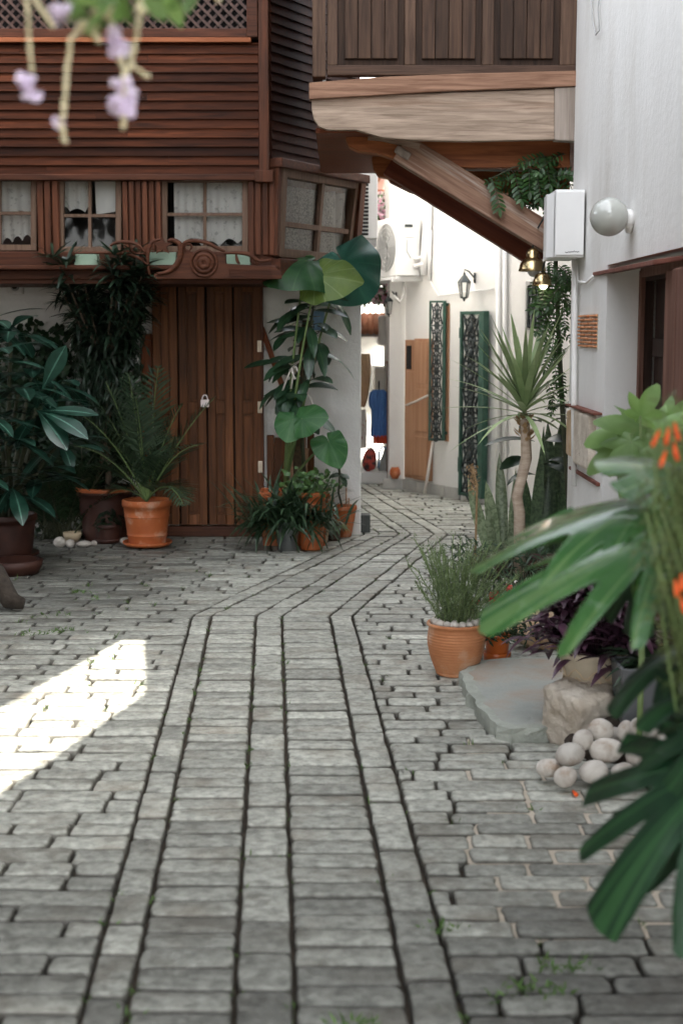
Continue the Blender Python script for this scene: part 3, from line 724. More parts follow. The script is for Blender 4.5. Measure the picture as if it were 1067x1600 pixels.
# ================================================================ THE TIMBER BALCONY
YB = YE+.02
bal = thing('timber_balcony', 'weathered timber balcony with panelled front jutting from the white house over the lane', 'balcony', (.6, YB, P(600, 220, YB).z))
def bz(py): return P(600, py, YB).z
def bx(px): return P(px, 100, YB).x
# fascia boards
fa = [(487, 152), (866, 139), (866, 218), (728, 221), (644, 219), (597, 215), (573, 208), (555, 203), (512, 203), (498, 198), (490, 186), (487, 170)]
MB().prism([P(x, y, YB) for x, y in fa], (0, .06, 0)).build('fascia_board', 'fascia', bal, smooth=False, bevel=.006)
ft = [(483, 129), (600, 120), (720, 115), (910, 110), (910, 134), (700, 142), (483, 155)]
MB().prism([P(x, y, YB-.03) for x, y in ft], (0, .10, 0)).build('fascia_cap', 'fascia_top', bal, smooth=False, bevel=.008)
MB().prism([P(x, y, YB-.015) for x, y in ((866, 137), (905, 135), (905, 221), (866, 219))], (0, .10, 0)).build('end_block', 'grey_end', bal, smooth=False, bevel=.008)
# panelled front
zt = bz(-330); zr0, zr1 = bz(117), bz(101)
xl, xr_ = bx(488), bx(912)
fr = MB().box(xl, bx(509), YB+.0, YB+.12, bz(120), zt, .5)
for a, b in ((511, 527), (632, 649), (753, 771), (875, 912)): fr.box(bx(a), bx(b), YB+.02, YB+.09, zr1, zt, random.random())
fr.build('balcony_post', 'balc_post', bal, smooth=False, bevel=.006)
MB().box(bx(511), xr_, YB+.015, YB+.10, zr0, zr1, .4).build('balcony_rail', 'balc_frame', bal, smooth=False, bevel=.006)
MB().box(bx(511), xr_, YB+.02, YB+.09, bz(-115), bz(-97), .6).build('balcony_rail', 'balc_frame', bal, smooth=False, bevel=.006)
for a, b in ((529, 631), (650, 752), (772, 874)):
    m = MB().box(bx(a)-.005, bx(b)+.005, YB+.06, YB+.085, zr1, zt, .1)
    xs = [bx(a+9+(b-a-18)*i/4) for i in range(5)]
    for i in range(4): m.box(xs[i]+.002, xs[i+1]-.002, YB+.035, YB+.07, bz(90), bz(-85), random.random())
    m.build('balcony_panel', 'balc_panel', bal, smooth=False, bevel=.004)
# sides, floor boards, roof
YBK = 11.55
MB().box(xl, xl+.06, YB+.12, YBK, bz(120), zt, .3).build('side_panel', 'balc_panel', bal, smooth=False)
fl = MB(); y = YB+.08
while y < YBK: fl.box(xl+.02, 1.95, y, y+.138, bz(205)+.0, bz(205)+.03, random.random()); y += .14
fl.build('floor_board', 'joist_dark', bal, smooth=False)
MB().box(xl-.3, 2.2, YB-.35, YBK, zt, zt+.08).build('balcony_roof', 'balc_frame', bal, smooth=False)
def joist(pts, Y, th, mat):
    MB().prism([P(x, y, Y) for x, y in pts], (0, th, 0)).build('joist', mat, bal, smooth=False, bevel=.008)
YJ1, YJ2 = YB+.28, YB+1.35
joist([(541, 206), (890, 206), (890, 262), (730, 262), (640, 254), (612, 247), (590, 240), (560, 236), (546, 229), (540, 217)], YJ1, .12, 'joist')
joist([(583, 236), (890, 236), (890, 302), (700, 302), (655, 299), (632, 290), (618, 280), (592, 276), (584, 264), (581, 250)], YJ2, .12, 'joist')
joist([(600, 250), (880, 250), (880, 318), (700, 318), (640, 300), (610, 285), (601, 270)], YBK-.2, .1, 'joist_dark')
# moulded strip under the joist end and a pale conduit
m = MB(); 
for a, b in (((575, 214), (596, 216)), ((596, 216), (618, 221)), ((618, 221), (655, 230))): m.bar(P(*a, YJ1-.02), P(*b, YJ1-.02), .05, .035)
m.build('moulding', 'fascia', bal, smooth=False)
MB().tube([P(700, 265, YJ1+.5), P(828, 267, YJ1+.5)], .008).build('conduit', 'grey_plastic', bal)
# brackets: rotated so the grain runs along the beam
def bracket(a, b, Y, wd_, th, mat):
    pa, pb = P(*a, Y), P(*b, Y); L_ = (pb-pa).length
    o = MB().box(0, L_, -th/2, th/2, -wd_/2, wd_/2).build('bracket', mat, bal, smooth=False, bevel=.008)
    d = (pb-pa).normalized(); ang = math.atan2(-d.z, d.x)
    # put the geometry in place: rotate about the beam's own origin
    o.location = (pa-ORG[bal.name])[:]; 
    for v in o.data.vertices: v.co = V(v.co)+ORG[bal.name]
    o.rotation_euler = (0, ang, 0); return o
bracket((625, 231), (872, 383), YB+.30, M(43, YB+.3), .12, 'bracket_wood')
bracket((612, 250), (850, 399), YB+1.0, M(50, YB+1), .12, 'bracket_red')
MB().bar(P(618, 232, YB+.24), P(640, 246, YB+.24), .04, .05).build('bracket_tip', 'grey_end', bal, smooth=False, bevel=.01)

# ================================================================ THE LANE BEYOND
L0 = PZ(632, 764); L1 = PZ(720, 780)               # foot of the lane wall
ld = (L1-L0).normalized(); ln_ = V((ld.y, -ld.x, 0)); 
if ln_.x > 0: ln_ = -ln_
def PL(px, py, off=0.0):                             # a pixel on the lane wall, off metres proud of it
    d = ray(px, py); o = V((0, 0, EYE)); q = L0+ln_*off
    t = (q-o).dot(ln_)/d.dot(ln_); return o+d*t
lane = thing('lane_house', 'bright white house along the far lane carrying green iron grilles and a brown door', 'house', L0[:])
LH = 4.6
Lend = L1+ld*2.6
def slab(mb, a, b, th, z0, z1, n):
    a, b = V((a.x, a.y, 0)), V((b.x, b.y, 0)); q = [a, b, b-n*th, a-n*th]
    mb.prism([V((p.x, p.y, z0)) for p in q], (0, 0, z1-z0)); return mb
LC = PZ(598, 765); LC = V((LC.x, L0.y+.05, 0))       # short return to the left of the corner
n2 = V((0, -1, 0))
m = MB(); slab(m, L0, Lend, .4, -.03, LH, ln_); m.box(LC.x+.07, L0.x+.003, L0.y+.02, L0.y+2.2, -.03, LH)
m.build('wall', 'plaster_lane', lane, smooth=False)
sk = MB(); zsk = PL(632, 748).z; nt_ = 4
for i in range(nt_):
    a, b = L0.lerp(L1, i/nt_), L0.lerp(L1, (i+1)/nt_); slab(sk, a+ln_*.03+ld*.002, b+ln_*.03-ld*.002, .03, 0, zsk, ln_); sk.sh[-8:] = [random.random()]*8
sk.box(LC.x, L0.x-.01, L0.y-.01, L0.y+.019, 0, zsk, .4)
sk.build('skirting', 'skirting', lane, smooth=False, bevel=.004)
def lquad(mb, x0, y0, x1, y1, off0, off1, sh=.5, slope=0):   # slab on the lane wall between pixel columns, y given at the left edge
    a, b = PL(x0, y0), PL(x1, y1); a0, b0 = V((a.x, a.y, 0)), V((b.x, b.y, 0))
    q = [a0+ln_*off0, b0+ln_*off0, b0+ln_*off1, a0+ln_*off1]
    mb.prism([V((p.x, p.y, b.z)) for p in q], (0, 0, a.z-b.z), sh); return mb
# brown double door
d1 = lquad(MB(), 635, 531, 652, 748, -.02, .02, .4)
d1 = d1.build('door', 'brown_door', lane, smooth=False, bevel=.004)
m = lquad(MB(), 638, 580, 650, 744, .02, .035, .7); m.build('door_panel', 'brown_door', d1, smooth=False, bevel=.004)
m = lquad(MB(), 638, 540, 645, 577, .021, .026); m.build('door_opening', 'black_hole', d1, smooth=False)
d2 = lquad(MB(), 653, 529, 676, 752, .0, .05, .6).build('door', 'brown_door', lane, smooth=False, bevel=.006)
m = MB()
for y0, y1 in ((534, 600), (607, 675), (681, 745)): lquad(m, 656, y0, 674, y1, .05, .06, random.random())
m.build('door_panel', 'brown_door', d2, smooth=False, bevel=.004)
m = MB().tube([PL(635, 633, .08), PL(650, 627, .09), PL(668, 618, .12)], .012); m.build('door_bar', 'rope_white', lane)
# dark-framed white curtain behind the shutter is the window it belongs to
m = lquad(MB(), 697, 475, 701, 690, -.01, .012); m.build('window', 'brown_door', lane, smooth=False)
# pipes on the wall
m = MB(); m.tube([PL(669, 280, .05), PL(668, 350, .05), PL(663, 400, .05), PL(663, 430, .05)], .045).tube([PL(672, 360, .03), PL(670, 438, .03)], .02)
m.build('drain_pipe', 'white_metal', lane)
m = MB(); m.tube([PL(779, 360, .03), PL(779, 790, .03)], .03).tube([PL(788, 380, .03), PL(788, 790, .03)], .022); m.build('drain_pipe', 'white_plastic', lane)
m = MB(); m.tube([PL(672, 440, .02), PL(685, 462, .02), PL(720, 457, .02), PL(770, 452, .02)], .008); m.build('cable', 'white_plastic', lane)
# small window with a grille beyond the corner of the near house
m = lquad(MB(), 829, 446, 847, 513, .005, .03); sw = m.build('window', 'black_hole', lane, smooth=False)
m = MB()
for i in range(4): lquad(m, 830+i*5, 447, 831.5+i*5, 512, .03, .05)
for i in range(6): lquad(m, 829, 449+i*12, 847, 450.5+i*12, .03, .045)
m.build('window_bars', 'dark_iron', sw, smooth=False)
m = lquad(MB(), 822, 440, 829, 516, .0, .07); m.build('window_reveal', 'plaster_lane', sw, smooth=False)

# far end of the lane
YF = 18.2
far = thing('far_house', 'pale house closing the end of the lane above the clothes display', 'house', (0, YF, 0))
MB().box(-3, 2.5, YF, YF+.3, -.03, 5.2).build('wall', 'plaster_lane', far, smooth=False)
m = MB()
for i in range(16):
    for j in range(5):
        x = -2+i*.24; m.tube([V((x, YF-.5+j*.22, P(580, 283, YF).z+j*.12)), V((x, YF-.5+(j+1)*.23, P(580, 283, YF).z+(j+1)*.12))], .085, n=10, sh=random.random())
m.build('roof', 'roof_tile', far)
MB().box(P(584, 300, YF-.1).x, P(620, 300, YF-.1).x, YF-.15, YF, P(590, 315, YF).z, P(590, 298, YF).z).box(P(602, 330, YF-.1).x, P(607, 330, YF-.1).x, YF-.1, YF, P(600, 370, YF).z, P(600, 315, YF).z).build('lintel', 'roof_tile', far, smooth=False)
MB().box(P(584, 300, YF).x, P(618, 300, YF).x, YF-.03, YF, P(600, 350, YF).z, P(600, 316, YF).z).build('window', 'grey_plastic', far, smooth=False)
sl = MB().box(-1.2, LC.x+.1, 16.2, YF, -.03, .12); sl.build('door_step', 'plaster_lane', far, smooth=False, bevel=.01)
# tiled hood over the display
m = MB(); ph = [P(560, 493, 17.2), P(592, 493, 17.2)]
for i in range(5):
    x = ph[0].x+i*.07; m.tube([V((x, 17.25, ph[0].z)), V((x, 16.95, ph[0].z-.19))], .042, n=10, sh=random.random())
m.build('hood_tiles', 'roof_tile', far)
MB().box(P(560, 520, 17.2).x, P(597, 520, 17.2).x, 17.1, YF, P(575, 500, 17.2).z-.2, P(575, 512, 17.2).z).build('hood_beam', 'grey_plastic', far, smooth=False)
MB().box(P(591, 500, 17).x, P(616, 500, 17).x, 16.9, YF, P(600, 540, 17).z, P(600, 493, 17).z).build('awning_box', 'white_plastic', far, smooth=False, bevel=.03)
m = MB().box(P(604, 570, 16.3).x, P(609, 570, 16.3).x, 16.2, 16.3, .12, P(605, 566, 16.3).z, .5).box(P(603, 570, 16.3).x, P(613, 570, 16.3).x, 16.15, 16.32, P(605, 568, 16.3).z, P(605, 564, 16.3).z, .8)
m.build('post', 'jamb', far, smooth=False)
MB().box(P(609, 570, 16.3).x, LC.x+.2, 16.2, 16.4, .12, P(605, 568, 16.3).z).build('pier', 'plaster_lane', far, smooth=False)
MB().box(P(585, 600, 17.3).x, P(606, 600, 17.3).x, 17.2, YF, P(600, 650, 17.3).z, P(600, 573, 17.3).z).build('cupboard', 'white_plastic', far, smooth=False, bevel=.01)

# ================================================================ THINGS AT THE GATE
YG = 11.98
def gpx(x): return P(x, 640, YG).x
def gz(y): return P(320, y, YG).z
gate = thing('wooden_gate', 'low brown panelled folding gate of four leaves closed with a padlock', 'gate', (gpx(320), YG, 0))
cuts = [(240, 279), (281, 323), (325, 365), (367, 409)]
for i, (a, b) in enumerate(cuts):
    xa, xb = gpx(a)+.002, gpx(b)-.002; zb, zt_ = gz(820), gz(443); st = M(12, YG); yo = -.012*(i % 2)
    m = MB().box(xa+.01, xb-.01, YG+.012+yo, YG+.035, zb, zt_, .2)
    m.box(xa, xa+st, YG-.01+yo, YG+.04, zb, zt_, random.random()).box(xb-st, xb, YG-.01+yo, YG+.04, zb, zt_, random.random())
    zm = gz(637)
    for z0, z1 in ((zb, zb+.09), (zm-.05, zm+.05), (zt_-.07, zt_)): m.box(xa+st+.002, xb-st-.002, YG-.006+yo, YG+.038, z0, z1, random.random())
    for z0, z1 in ((zb+.11, zm-.07), (zm+.07, zt_-.09)): m.box(xa+st+.012, xb-st-.012, YG+.002+yo, YG+.03, z0, z1, random.random())
    m.build('gate_leaf', 'gate_wood', gate, smooth=False, bevel=.005)
MB().box(gpx(238), gpx(408), YG-.03, YG+.05, 0, gz(822), .2).build('kick_board', 'trim_x', gate, smooth=False, bevel=.008)
MB().box(gpx(234), gpx(416), YG-.06, YG+.06, gz(441), gz(434), .6).build('gate_cornice', 'carved_wood', gate, smooth=False, bevel=.008)
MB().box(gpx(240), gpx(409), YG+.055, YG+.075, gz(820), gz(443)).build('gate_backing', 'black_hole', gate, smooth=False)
for y in (541, 636, 729):
    MB().box(gpx(403), gpx(410), YG-.028, YG-.011, gz(y+9), gz(y-9)).build('hinge', 'hinge', gate, smooth=False, bevel=.004)
MB().box(gpx(405), gpx(412), YG-.02, YG+.05, 0, gz(443), .3).build('gate_post', 'trim_z', gate, smooth=False, bevel=.006)
pc = P(320.5, 629, YG-.055)
pad = thing('padlock', 'small pale pink padlock hanging on the gate', 'padlock', pc)
s_ = M(1, YG)
MB().box(pc.x-6.5*s_, pc.x+6.5*s_, pc.y-.014, pc.y+.014, pc.z-7*s_, pc.z+4.5*s_).build('lock_body', 'padlock_pink', pad, smooth=False, bevel=.004)
MB().tube([pc+V((math.cos(t)*4.2*s_, 0, 4*s_+max(0, math.sin(t))*8*s_+(0 if math.sin(t) > 0 else 0))) for t in [math.pi*i/10 for i in range(11)]], .0048).build('shackle', 'padlock_pink', pad)
MB().box(pc.x-.02, pc.x+.02, pc.y+.012, YG-.008, pc.z+8*s_, pc.z+10*s_).build('hasp', 'dark_iron', pad, smooth=False)

# carved board crowning the gate
YC = YU-.16
def cz(y): return P(320, y, YC).z
def cxx(x): return P(x, 410, YC).x
crest = thing('carved_crest', 'carved wooden crest with a star, scrolls and a roundel above the gate', 'carving', (cxx(320), YC, cz(434)))
MB().prism([P(x, y, YC) for x, y in ((240, 436), (240, 428), (256, 426), (272, 420), (281, 408), (285, 392), (282, 380), (290, 388), (305, 396), (352, 396), (354, 412), (428, 416), (440, 424), (440, 436))], (0, .05, 0)).build('board', 'carved_wood', crest, smooth=False, bevel=.006)
rc = P(319, 411, YC)
m = MB()
for r_, t in ((20, .012), (13, .018), (6, .026)):
    rr = M(r_, YC)
    m.tube([rc+V((math.cos(a)*rr, -.006, math.sin(a)*rr)) for a in [2*math.pi*k/28 for k in range(29)]], t, n=8, cap=False)
n0 = len(m.v); m.blob(rc+V((0, -.005, 0)), .018, .02, .018)
m.build('roundel', 'carved_wood', crest)
sc = P(254, 384, YC-.02); st = []
for k in range(10):
    a = math.pi/2+2*math.pi*k/10; rr = M(17 if k % 2 == 0 else 7, YC); st.append(sc+V((math.cos(a)*rr, 0, math.sin(a)*rr*.85)))
MB().prism(st, (0, .035, 0)).build('star', 'carved_wood', crest, smooth=False, bevel=.006)
def scroll(pts, r, name='scroll'): 
    P3 = [P(x, y, YC-.01) for x, y in pts]; out = []
    for i in range(len(P3)-1):
        for k in range(4):
            t = k/4; a = P3[max(i-1, 0)]; b = P3[i]; c = P3[i+1]; d = P3[min(i+2, len(P3)-1)]
            out.append(.5*((2*b)+(c-a)*t+(2*a-5*b+4*c-d)*t*t+(3*b-a-3*c+d)*t**3))
    out.append(P3[-1]); n = len(out)
    MB().tube(out, [.50*r*(.55+.6*math.sin(math.pi*i/(n-1))) for i in range(n)], n=8).build(name, 'carved_wood', crest)
scroll([(234, 430), (231, 405), (233, 388), (240, 377), (252, 374)], .03)
scroll([(246, 428), (262, 425), (275, 415), (282, 400), (281, 382), (270, 375), (262, 377)], .04)
scroll([(283, 395), (288, 380), (305, 376), (325, 380), (340, 388), (352, 393)], .03)
scroll([(296, 392), (300, 386), (296, 381), (289, 384), (291, 392)], .018)
scroll([(350, 396), (372, 395), (390, 398), (405, 408), (424, 406)], .03)
scroll([(369, 396), (371, 408), (375, 412)], .022); scroll([(398, 402), (402, 412), (410, 404)], .018)
scroll([(228, 395), (215, 382), (195, 378), (180, 380), (172, 384)], .026)
scroll([(228, 396), (215, 396), (205, 390), (214, 385), (221, 390)], .018)
scroll([(236, 418), (215, 402), (190, 396), (150, 395), (115, 396)], .022)
m = MB()
for i in range(22):
    for j in range(3): m.box(cxx(357+i*3.1), cxx(359+i*3.1), YC-.012, YC, cz(431-j*4.2), cz(428.4-j*4.2))
m.build('beading', 'carved_wood', crest, smooth=False)
for a, b, y0, y1, lb in ((232, 275, 394, 414, 'pale green wooden box behind the carved star'), (354, 390, 396, 413, 'pale green wooden box behind the right end of the carved crest'), (118, 152, 396, 412, 'pale green wooden box on the sill behind the oleander')):
    x0, x1 = P(a, 400, YU-.09).x, P(b, 400, YU-.09).x; z0, z1 = zledge, P(0, y0, YU-.09).z
    bx_ = thing('planter_box', lb, 'box', ((x0+x1)/2, YU-.05, z0), 'pale green boxes on the window sill')
    MB().box(x0, x1, YU-.086, YU-.07, z0, z1).box(x0, x1, YU+.0, YU+.012, z0, z1).box(x0, x0+.012, YU-.07, YU, z0, z1).box(x1-.012, x1, YU-.07, YU, z0, z1).build('box_side', 'green_box', bx_, smooth=False)
    MB().box(x0-.006, x1+.006, YU-.094, YU+.018, z0+.001, z0+.02).build('box_base', 'green_box', bx_, smooth=False)

# security camera
q = P(27, 448, YW)
sc_ = thing('security_camera', 'small square white security camera on the wall under the jetty', 'camera', (q.x, YW, q.z))
h = M(12, YW)
MB().box(q.x-h, q.x+h, YW-.07, YW-.003, q.z-h, q.z+h).build('housing', 'white_plastic', sc_, smooth=False, bevel=.014)
lz = MB(); rr = M(7, YW)
lz.tube([V((q.x, YW-.071, q.z)), V((q.x, YW-.09, q.z))], [rr, rr*.9], n=20); lz.build('lens_ring', 'grey_plastic', sc_)
MB().tube([V((q.x, YW-.0905, q.z)), V((q.x, YW-.094, q.z))], [rr*.6, rr*.5], n=16).build('lens', 'black_hole', sc_)
# boards leaning round the gate
def board(pa, pb, wd_, th, mat, name, label, cat, up=(0, -1, 0), group=None):
    a, b = V(pa), V(pb); base = a if a.z < b.z else b
    return tag(MB().bar(a, b, wd_, th, up=up).build(name, mat, None, org=base, smooth=False, bevel=.005), label, cat, group)
lb = thing('leaning_board', 'orange brown board leaning against the wall left of the gate', 'board', P(228, 700, YW-.1))
pb_ = P(226, 700, YW-.1); pb_.z = .0
MB().bar(pb_, P(230, 522, YW-.035), M(17, YW), .03, up=(0, -1, 0)).build('plank', 'board_orange', lb, smooth=False, bevel=.005)
MB().tube([P(226, 590, YW-.09), P(231, 602, YW-.10), P(228, 618, YW-.10), P(224, 632, YW-.09)], .016).build('carved_handle', 'carved_wood', lb)
a_ = P(221, 690, YW-.06); a_.z = .0
board(a_, P(224, 545, YW-.03), M(7, YW), .02, 'gate_wood', 'thin_plank', 'narrow dark plank leaning beside the orange board', 'board')
a_ = P(466, 690, YW-.25); a_.z = .9
board(a_, P(409, 512, YW-.05), .045, .04, 'board_orange', 'wooden_pole', 'reddish wooden pole slanting against the wall right of the gate', 'pole')
fb = thing('board_frame', 'dark red frame of boards standing behind the tall potted plant', 'boards', (P(450, 760, YW-.12).x, YW-.12, 0))
for x0, x1, y1 in ((417, 428, 680), (429, 462, 684), (464, 478, 680), (480, 491, 678)):
    MB().box(P(x0, 700, YW-.12).x, P(x1, 700, YW-.12).x, YW-.12, YW-.07, 0, P(450, y1, YW-.1).z).build('board', 'gate_wood', fb, smooth=False, bevel=.005)
for xa, ya_, xb, yb_ in ((459, 690, 452, 770), (472, 684, 484, 752), (478, 700, 466, 770)):
    a_, b_ = P(xa, ya_, YW-.24), P(xb, yb_, YW-.3); b_.z = .0
    board(b_, a_, .05, .02, 'cane', 'bamboo_stake', 'split cane stake leaning behind the tall potted plant', 'stake', group='cane stakes behind the tall plant')
tag(MB().box(P(552, 820, 11.55).x, P(581, 820, 11.55).x, PZ(566, 832).y, YW+.25, 0, P(560, 805, PZ(566, 832).y).z).build('stone_step', 'slate_dark', None, org=(.2, 11.6, 0), smooth=False, bevel=.006), 'dark slate step block at the foot of the white wall corner', 'step')
q = P(497, 502, YW)
tag(MB().box(P(489, 500, YW).x, P(507, 500, YW).x, YW-.03, YW-.003, P(0, 516, YW).z, P(0, 486, YW).z).build('wall_sign', 'blue_sign', None, org=q, smooth=False, bevel=.005), 'small blank blue sign on the white wall behind the ficus leaves', 'sign')

# ================================================================ POTS
def pot(parent, c, rt, rb, h, mat, rim=.03, ribs=(), n=36, name='pot', saucer=None, rimw=1.06):
    c = V(c); pr = [(0, .004), (rb*.96, 0), (rb, .01)]
    zr = h-rim
    k = 8
    for i in range(1, k): t = i/k; pr.append((lerp(rb, rt/rimw, t), zr*t))
    for z in ribs:
        pr.append((lerp(rb, rt/rimw, z/zr)+.001, z-.006)); pr.append((lerp(rb, rt/rimw, z/zr)+.006, z)); pr.append((lerp(rb, rt/rimw, z/zr)+.001, z+.006))
    pr.sort(key=lambda q: q[1]) if ribs else None
    pr += [(rt/rimw, zr), (rt*.995, zr+.003), (rt, zr+rim*.4), (rt*.995, h-.005), (rt*.98, h), (rt*.90, h), (rt*.87, h-.012), (rt*.84, h-.06)]
    o = MB().lathe(pr, n, c).build(name, mat, parent)
    MB().disc(c+V((0, 0, h-.045)), rt*.87).build('soil', 'soil', parent)
    if saucer: MB().lathe([(0, .001), (rb*1.15, .0), (rb*1.32, .018), (rb*1.34, .035), (rb*1.27, .035), (rb*1.1, .016), (0, .016)], n, c).build('saucer', saucer, parent)
    return o
# --- orange pot with a young palm
c0 = PZ(231, 854); s_ = M(1, c0.y)
palm = thing('potted_palm', 'young date palm with drooping fronds in a bright orange terracotta pot by the gate', 'potted plant', c0)
pot(palm, c0+V((0, 0, .012)), 39*s_, 29*s_, 73*s_, 'terracotta', rim=.055, ribs=(.09, .24), saucer='terracotta')
def frond(m, base, d, L, droop, nl=26, ll=.17, wl=.014, ms=None):
    p = V(base); d = V(d).normalized(); pts = [p.copy()]; st = L/nl
    for i in range(nl):
        t = i/nl; d = (d+V((0, 0, -droop/nl*(.4+1.2*t)))).normalized(); p = p+d*st; pts.append(p.copy())
        if t < .18: continue
        sd_ = d.cross(V((0, 0, 1))).normalized(); up = sd_.cross(d); l = ll*(math.sin(math.pi*min(1, t*.9+.12))**.6)
        for sg in (-1, 1):
            dd = (d*.75+sd_*sg*.8+up*.25+rv()*.08).normalized(); m.blade(p, dd, up, l*random.uniform(.85, 1.1), wl, n=3, droop=.35, fold=.2, prof='lan')
    ms.tube(pts, [.008*(1-.7*i/nl) for i in range(nl+1)], n=5)
fo, stm = MB(), MB(); top = c0+V((0, 0, 72*s_))
for px, py, Ld, dr in ((322, 640, .0, .55), (285, 770, 0, 1.7), (140, 660, 0, .8), (175, 620, 0, .6), (205, 610, 0, .5), (245, 600, 0, .6), (265, 690, 0, 1.3), (150, 730, 0, 1.3), (215, 640, 0, .8), (185, 700, 0, 1.2), (240, 660, -1, .8), (250, 720, -1, 1.4), (175, 770, -1, 1.5), (300, 700, -1, 1.0), (130, 700, -1, 1.1), (275, 650, 0, .8), (285, 790, -1, 1.6), (160, 640, 0, .7)):
    tgt = P(px, py, c0.y+random.uniform(-.35, .25)+(-.2 if Ld else 0)); v = tgt-top; L_ = v.length*1.08
    frond(fo, top, v+V((0, 0, dr*L_*.42)), L_*1.05, dr, ms=stm, ll=.25, wl=.018)
fo.build('foliage', 'leaf_palm', palm); stm.build('frond_stalks', 'stem_green', palm)
# --- big dark pot behind with the oleander climbing to the sill
c1_ = PZ(165, 838); c1_.y = 11.78; c1_.x = P(165, 800, 11.78).x; c1_.z = 0; s1 = M(1, c1_.y)
ole = thing('oleander_shrub', 'tall dark oleander in a broad brown pot, climbing the white wall to the sill', 'shrub', c1_)
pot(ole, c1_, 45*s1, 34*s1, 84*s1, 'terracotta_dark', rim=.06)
rim_ = MB().lathe([(45.5*s1, 84*s1-.03), (46.5*s1, 84*s1-.015), (45.5*s1, 84*s1+.003), (42*s1, 84*s1+.003)], 36, c1_); rim_.build('pot_rim', 'terracotta', ole)
st = MB(); lf = MB(); topp = c1_+V((0, 0, 80*s1))
knee = P(165, 560, 11.65)
st.tube(curve(topp+V((.03, 0, 0)), P(170, 600, 11.6), -.05)+[knee], [.028]*9+[.018], n=8).tube(curve(topp+V((-.08, 0, 0)), P(172, 640, 11.55), .04), .018)
tips = [(92, 400, 11.0), (112, 425, 11.2), (135, 452, 11.4), (100, 445, 11.5), (150, 480, 11.5), (190, 415, 11.0), (215, 405, 10.95), (232, 420, 11.1), (205, 450, 11.3), (225, 465, 11.4), (182, 440, 11.3), (195, 490, 11.5), (215, 500, 11.6), (168, 505, 11.6), (145, 520, 11.6), (240, 440, 11.3), (172, 470, 11.4), (125, 490, 11.6), (160, 545, 11.6), (200, 530, 11.6), (180, 400, 10.9), (85, 425, 11.3), (222, 430, 11.0), (130, 430, 11.2)]
for px, py, yy in tips:
    tp = P(px, py, yy); st.tube(curve(knee, tp, .08), [.012*(1-.6*i/8) for i in range(9)], n=5)
    ax = (tp-knee).normalized()
    bp9 = curve(knee, tp, .08)
    for q9 in bp9[3:8]:
        for j in range(7): lf.blade(q9+rv()*.03, rv()+ax*.8, V((0, 0, 1))+rv()*.3, random.uniform(.12, .22), .032, n=4, droop=random.uniform(.3, 1.2), fold=.2, prof='lan', sh=random.random()*.7)
    for k in range(6):
        cc = tp-ax*(.065*k)+rv()*.04
        for j in range(9):
            a = 6.283*(j+random.random()*.5)/8; e = V((math.cos(a), math.sin(a), random.uniform(-.1, .9)))+ax*.5
            lf.blade(cc, e, V((0, 0, 1))+rv()*.3, random.uniform(.15, .25), .034, n=4, droop=random.uniform(.3, 1.1), fold=.2, prof='lan')
# hanging fine growth down the trunk
for k in range(1100):
    t = random.random(); c = P(random.gauss(168, 24), 500+170*t, random.uniform(11.45, 11.75))
    lf.blade(c, V((random.gauss(0, .5), random.gauss(0, .5), -1)), rv(), random.uniform(.08, .20), .022, n=2, droop=.3, prof='lan', sh=random.random()*.5)
st.build('trunk', 'bark', ole); lf.build('foliage', 'leaf_oleander', ole)
# ivy on the wall, left
iv = MB(); ist = MB(); 
ivr = P(40, 640, YW-.04); ivr.z = 0
for br in range(64):
    a = ivr+V((random.uniform(-.2, .3), 0, .3)); b = P(random.uniform(-20, 215), random.uniform(515, 690), YW-.05); pts = curve(a, b, random.uniform(-.15, .2), 9, (1, 0, 0)); ist.tube(pts, .006, n=4)
    for p in pts:
        for k in range(15):
            q = p+V((random.gauss(0, .09), -random.uniform(.0, .12), random.gauss(0, .09))); iv.blade(q, V((random.gauss(0, 1), -.6, random.gauss(-.2, .8))), V((0, -1, .3)), random.uniform(.05, .10), .055, n=3, droop=.3, prof='heart')
o = thing('wall_ivy', 'dark small leaved climber on the white wall behind the big leafed plant', 'climber', ivr)
iv.build('foliage', 'leaf_dark', o); ist.build('stem', 'stem_dark', o)
# --- big leafed frangipani at the far left
c2_ = PZ(18, 872); c2_.x = P(14, 860, c2_.y).x; s2 = M(1, c2_.y)
fr_ = thing('frangipani', 'dark blue green shrub with long oval leaves in a brown pot at the left edge', 'potted plant', c2_)
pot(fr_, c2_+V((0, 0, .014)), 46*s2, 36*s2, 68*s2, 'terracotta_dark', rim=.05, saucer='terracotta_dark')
lf, st = MB(), MB(); b0_ = c2_+V((0, 0, 60*s2))
for px, py, yy, nn in ((58, 640, 10.2, 12), (62, 645, 10.4, 8), (-12, 560, 10.0, 11), (18, 520, 10.5, 11), (-30, 650, 9.8, 12), (10, 690, 10.0, 12), (50, 590, 10.8, 11), (95, 690, 10.6, 10), (20, 765, 10.2, 10), (90, 600, 11.0, 9), (-40, 740, 9.9, 11), (30, 610, 10.2, 11), (60, 740, 10.5, 9), (-20, 500, 10.4, 10)):
    tp = P(px, py, yy); st.tube(curve(b0_+rv()*.05, tp, -.06), [.022*(1-.4*i/8) for i in range(9)], n=6)
    a0 = random.random()*6
    for j in range(nn):
        a = a0+6.283*j/nn; el = random.uniform(-.25, .75)
        lf.blade(tp+V((0, 0, random.uniform(-.06, .03))), V((math.cos(a), math.sin(a), el)), V((0, 0, 1)), random.uniform(.36, .50), random.uniform(.10, .135), n=7, droop=random.uniform(.5, 1.1), fold=.12, prof='obo')
        if j % 2: continue
lf.blade(P(60, 642, 10.0), V((1, -.25, .12)), V((0, -.6, 1)), .46, .12, n=7, droop=.3, fold=.1, prof='obo', sh=.9)
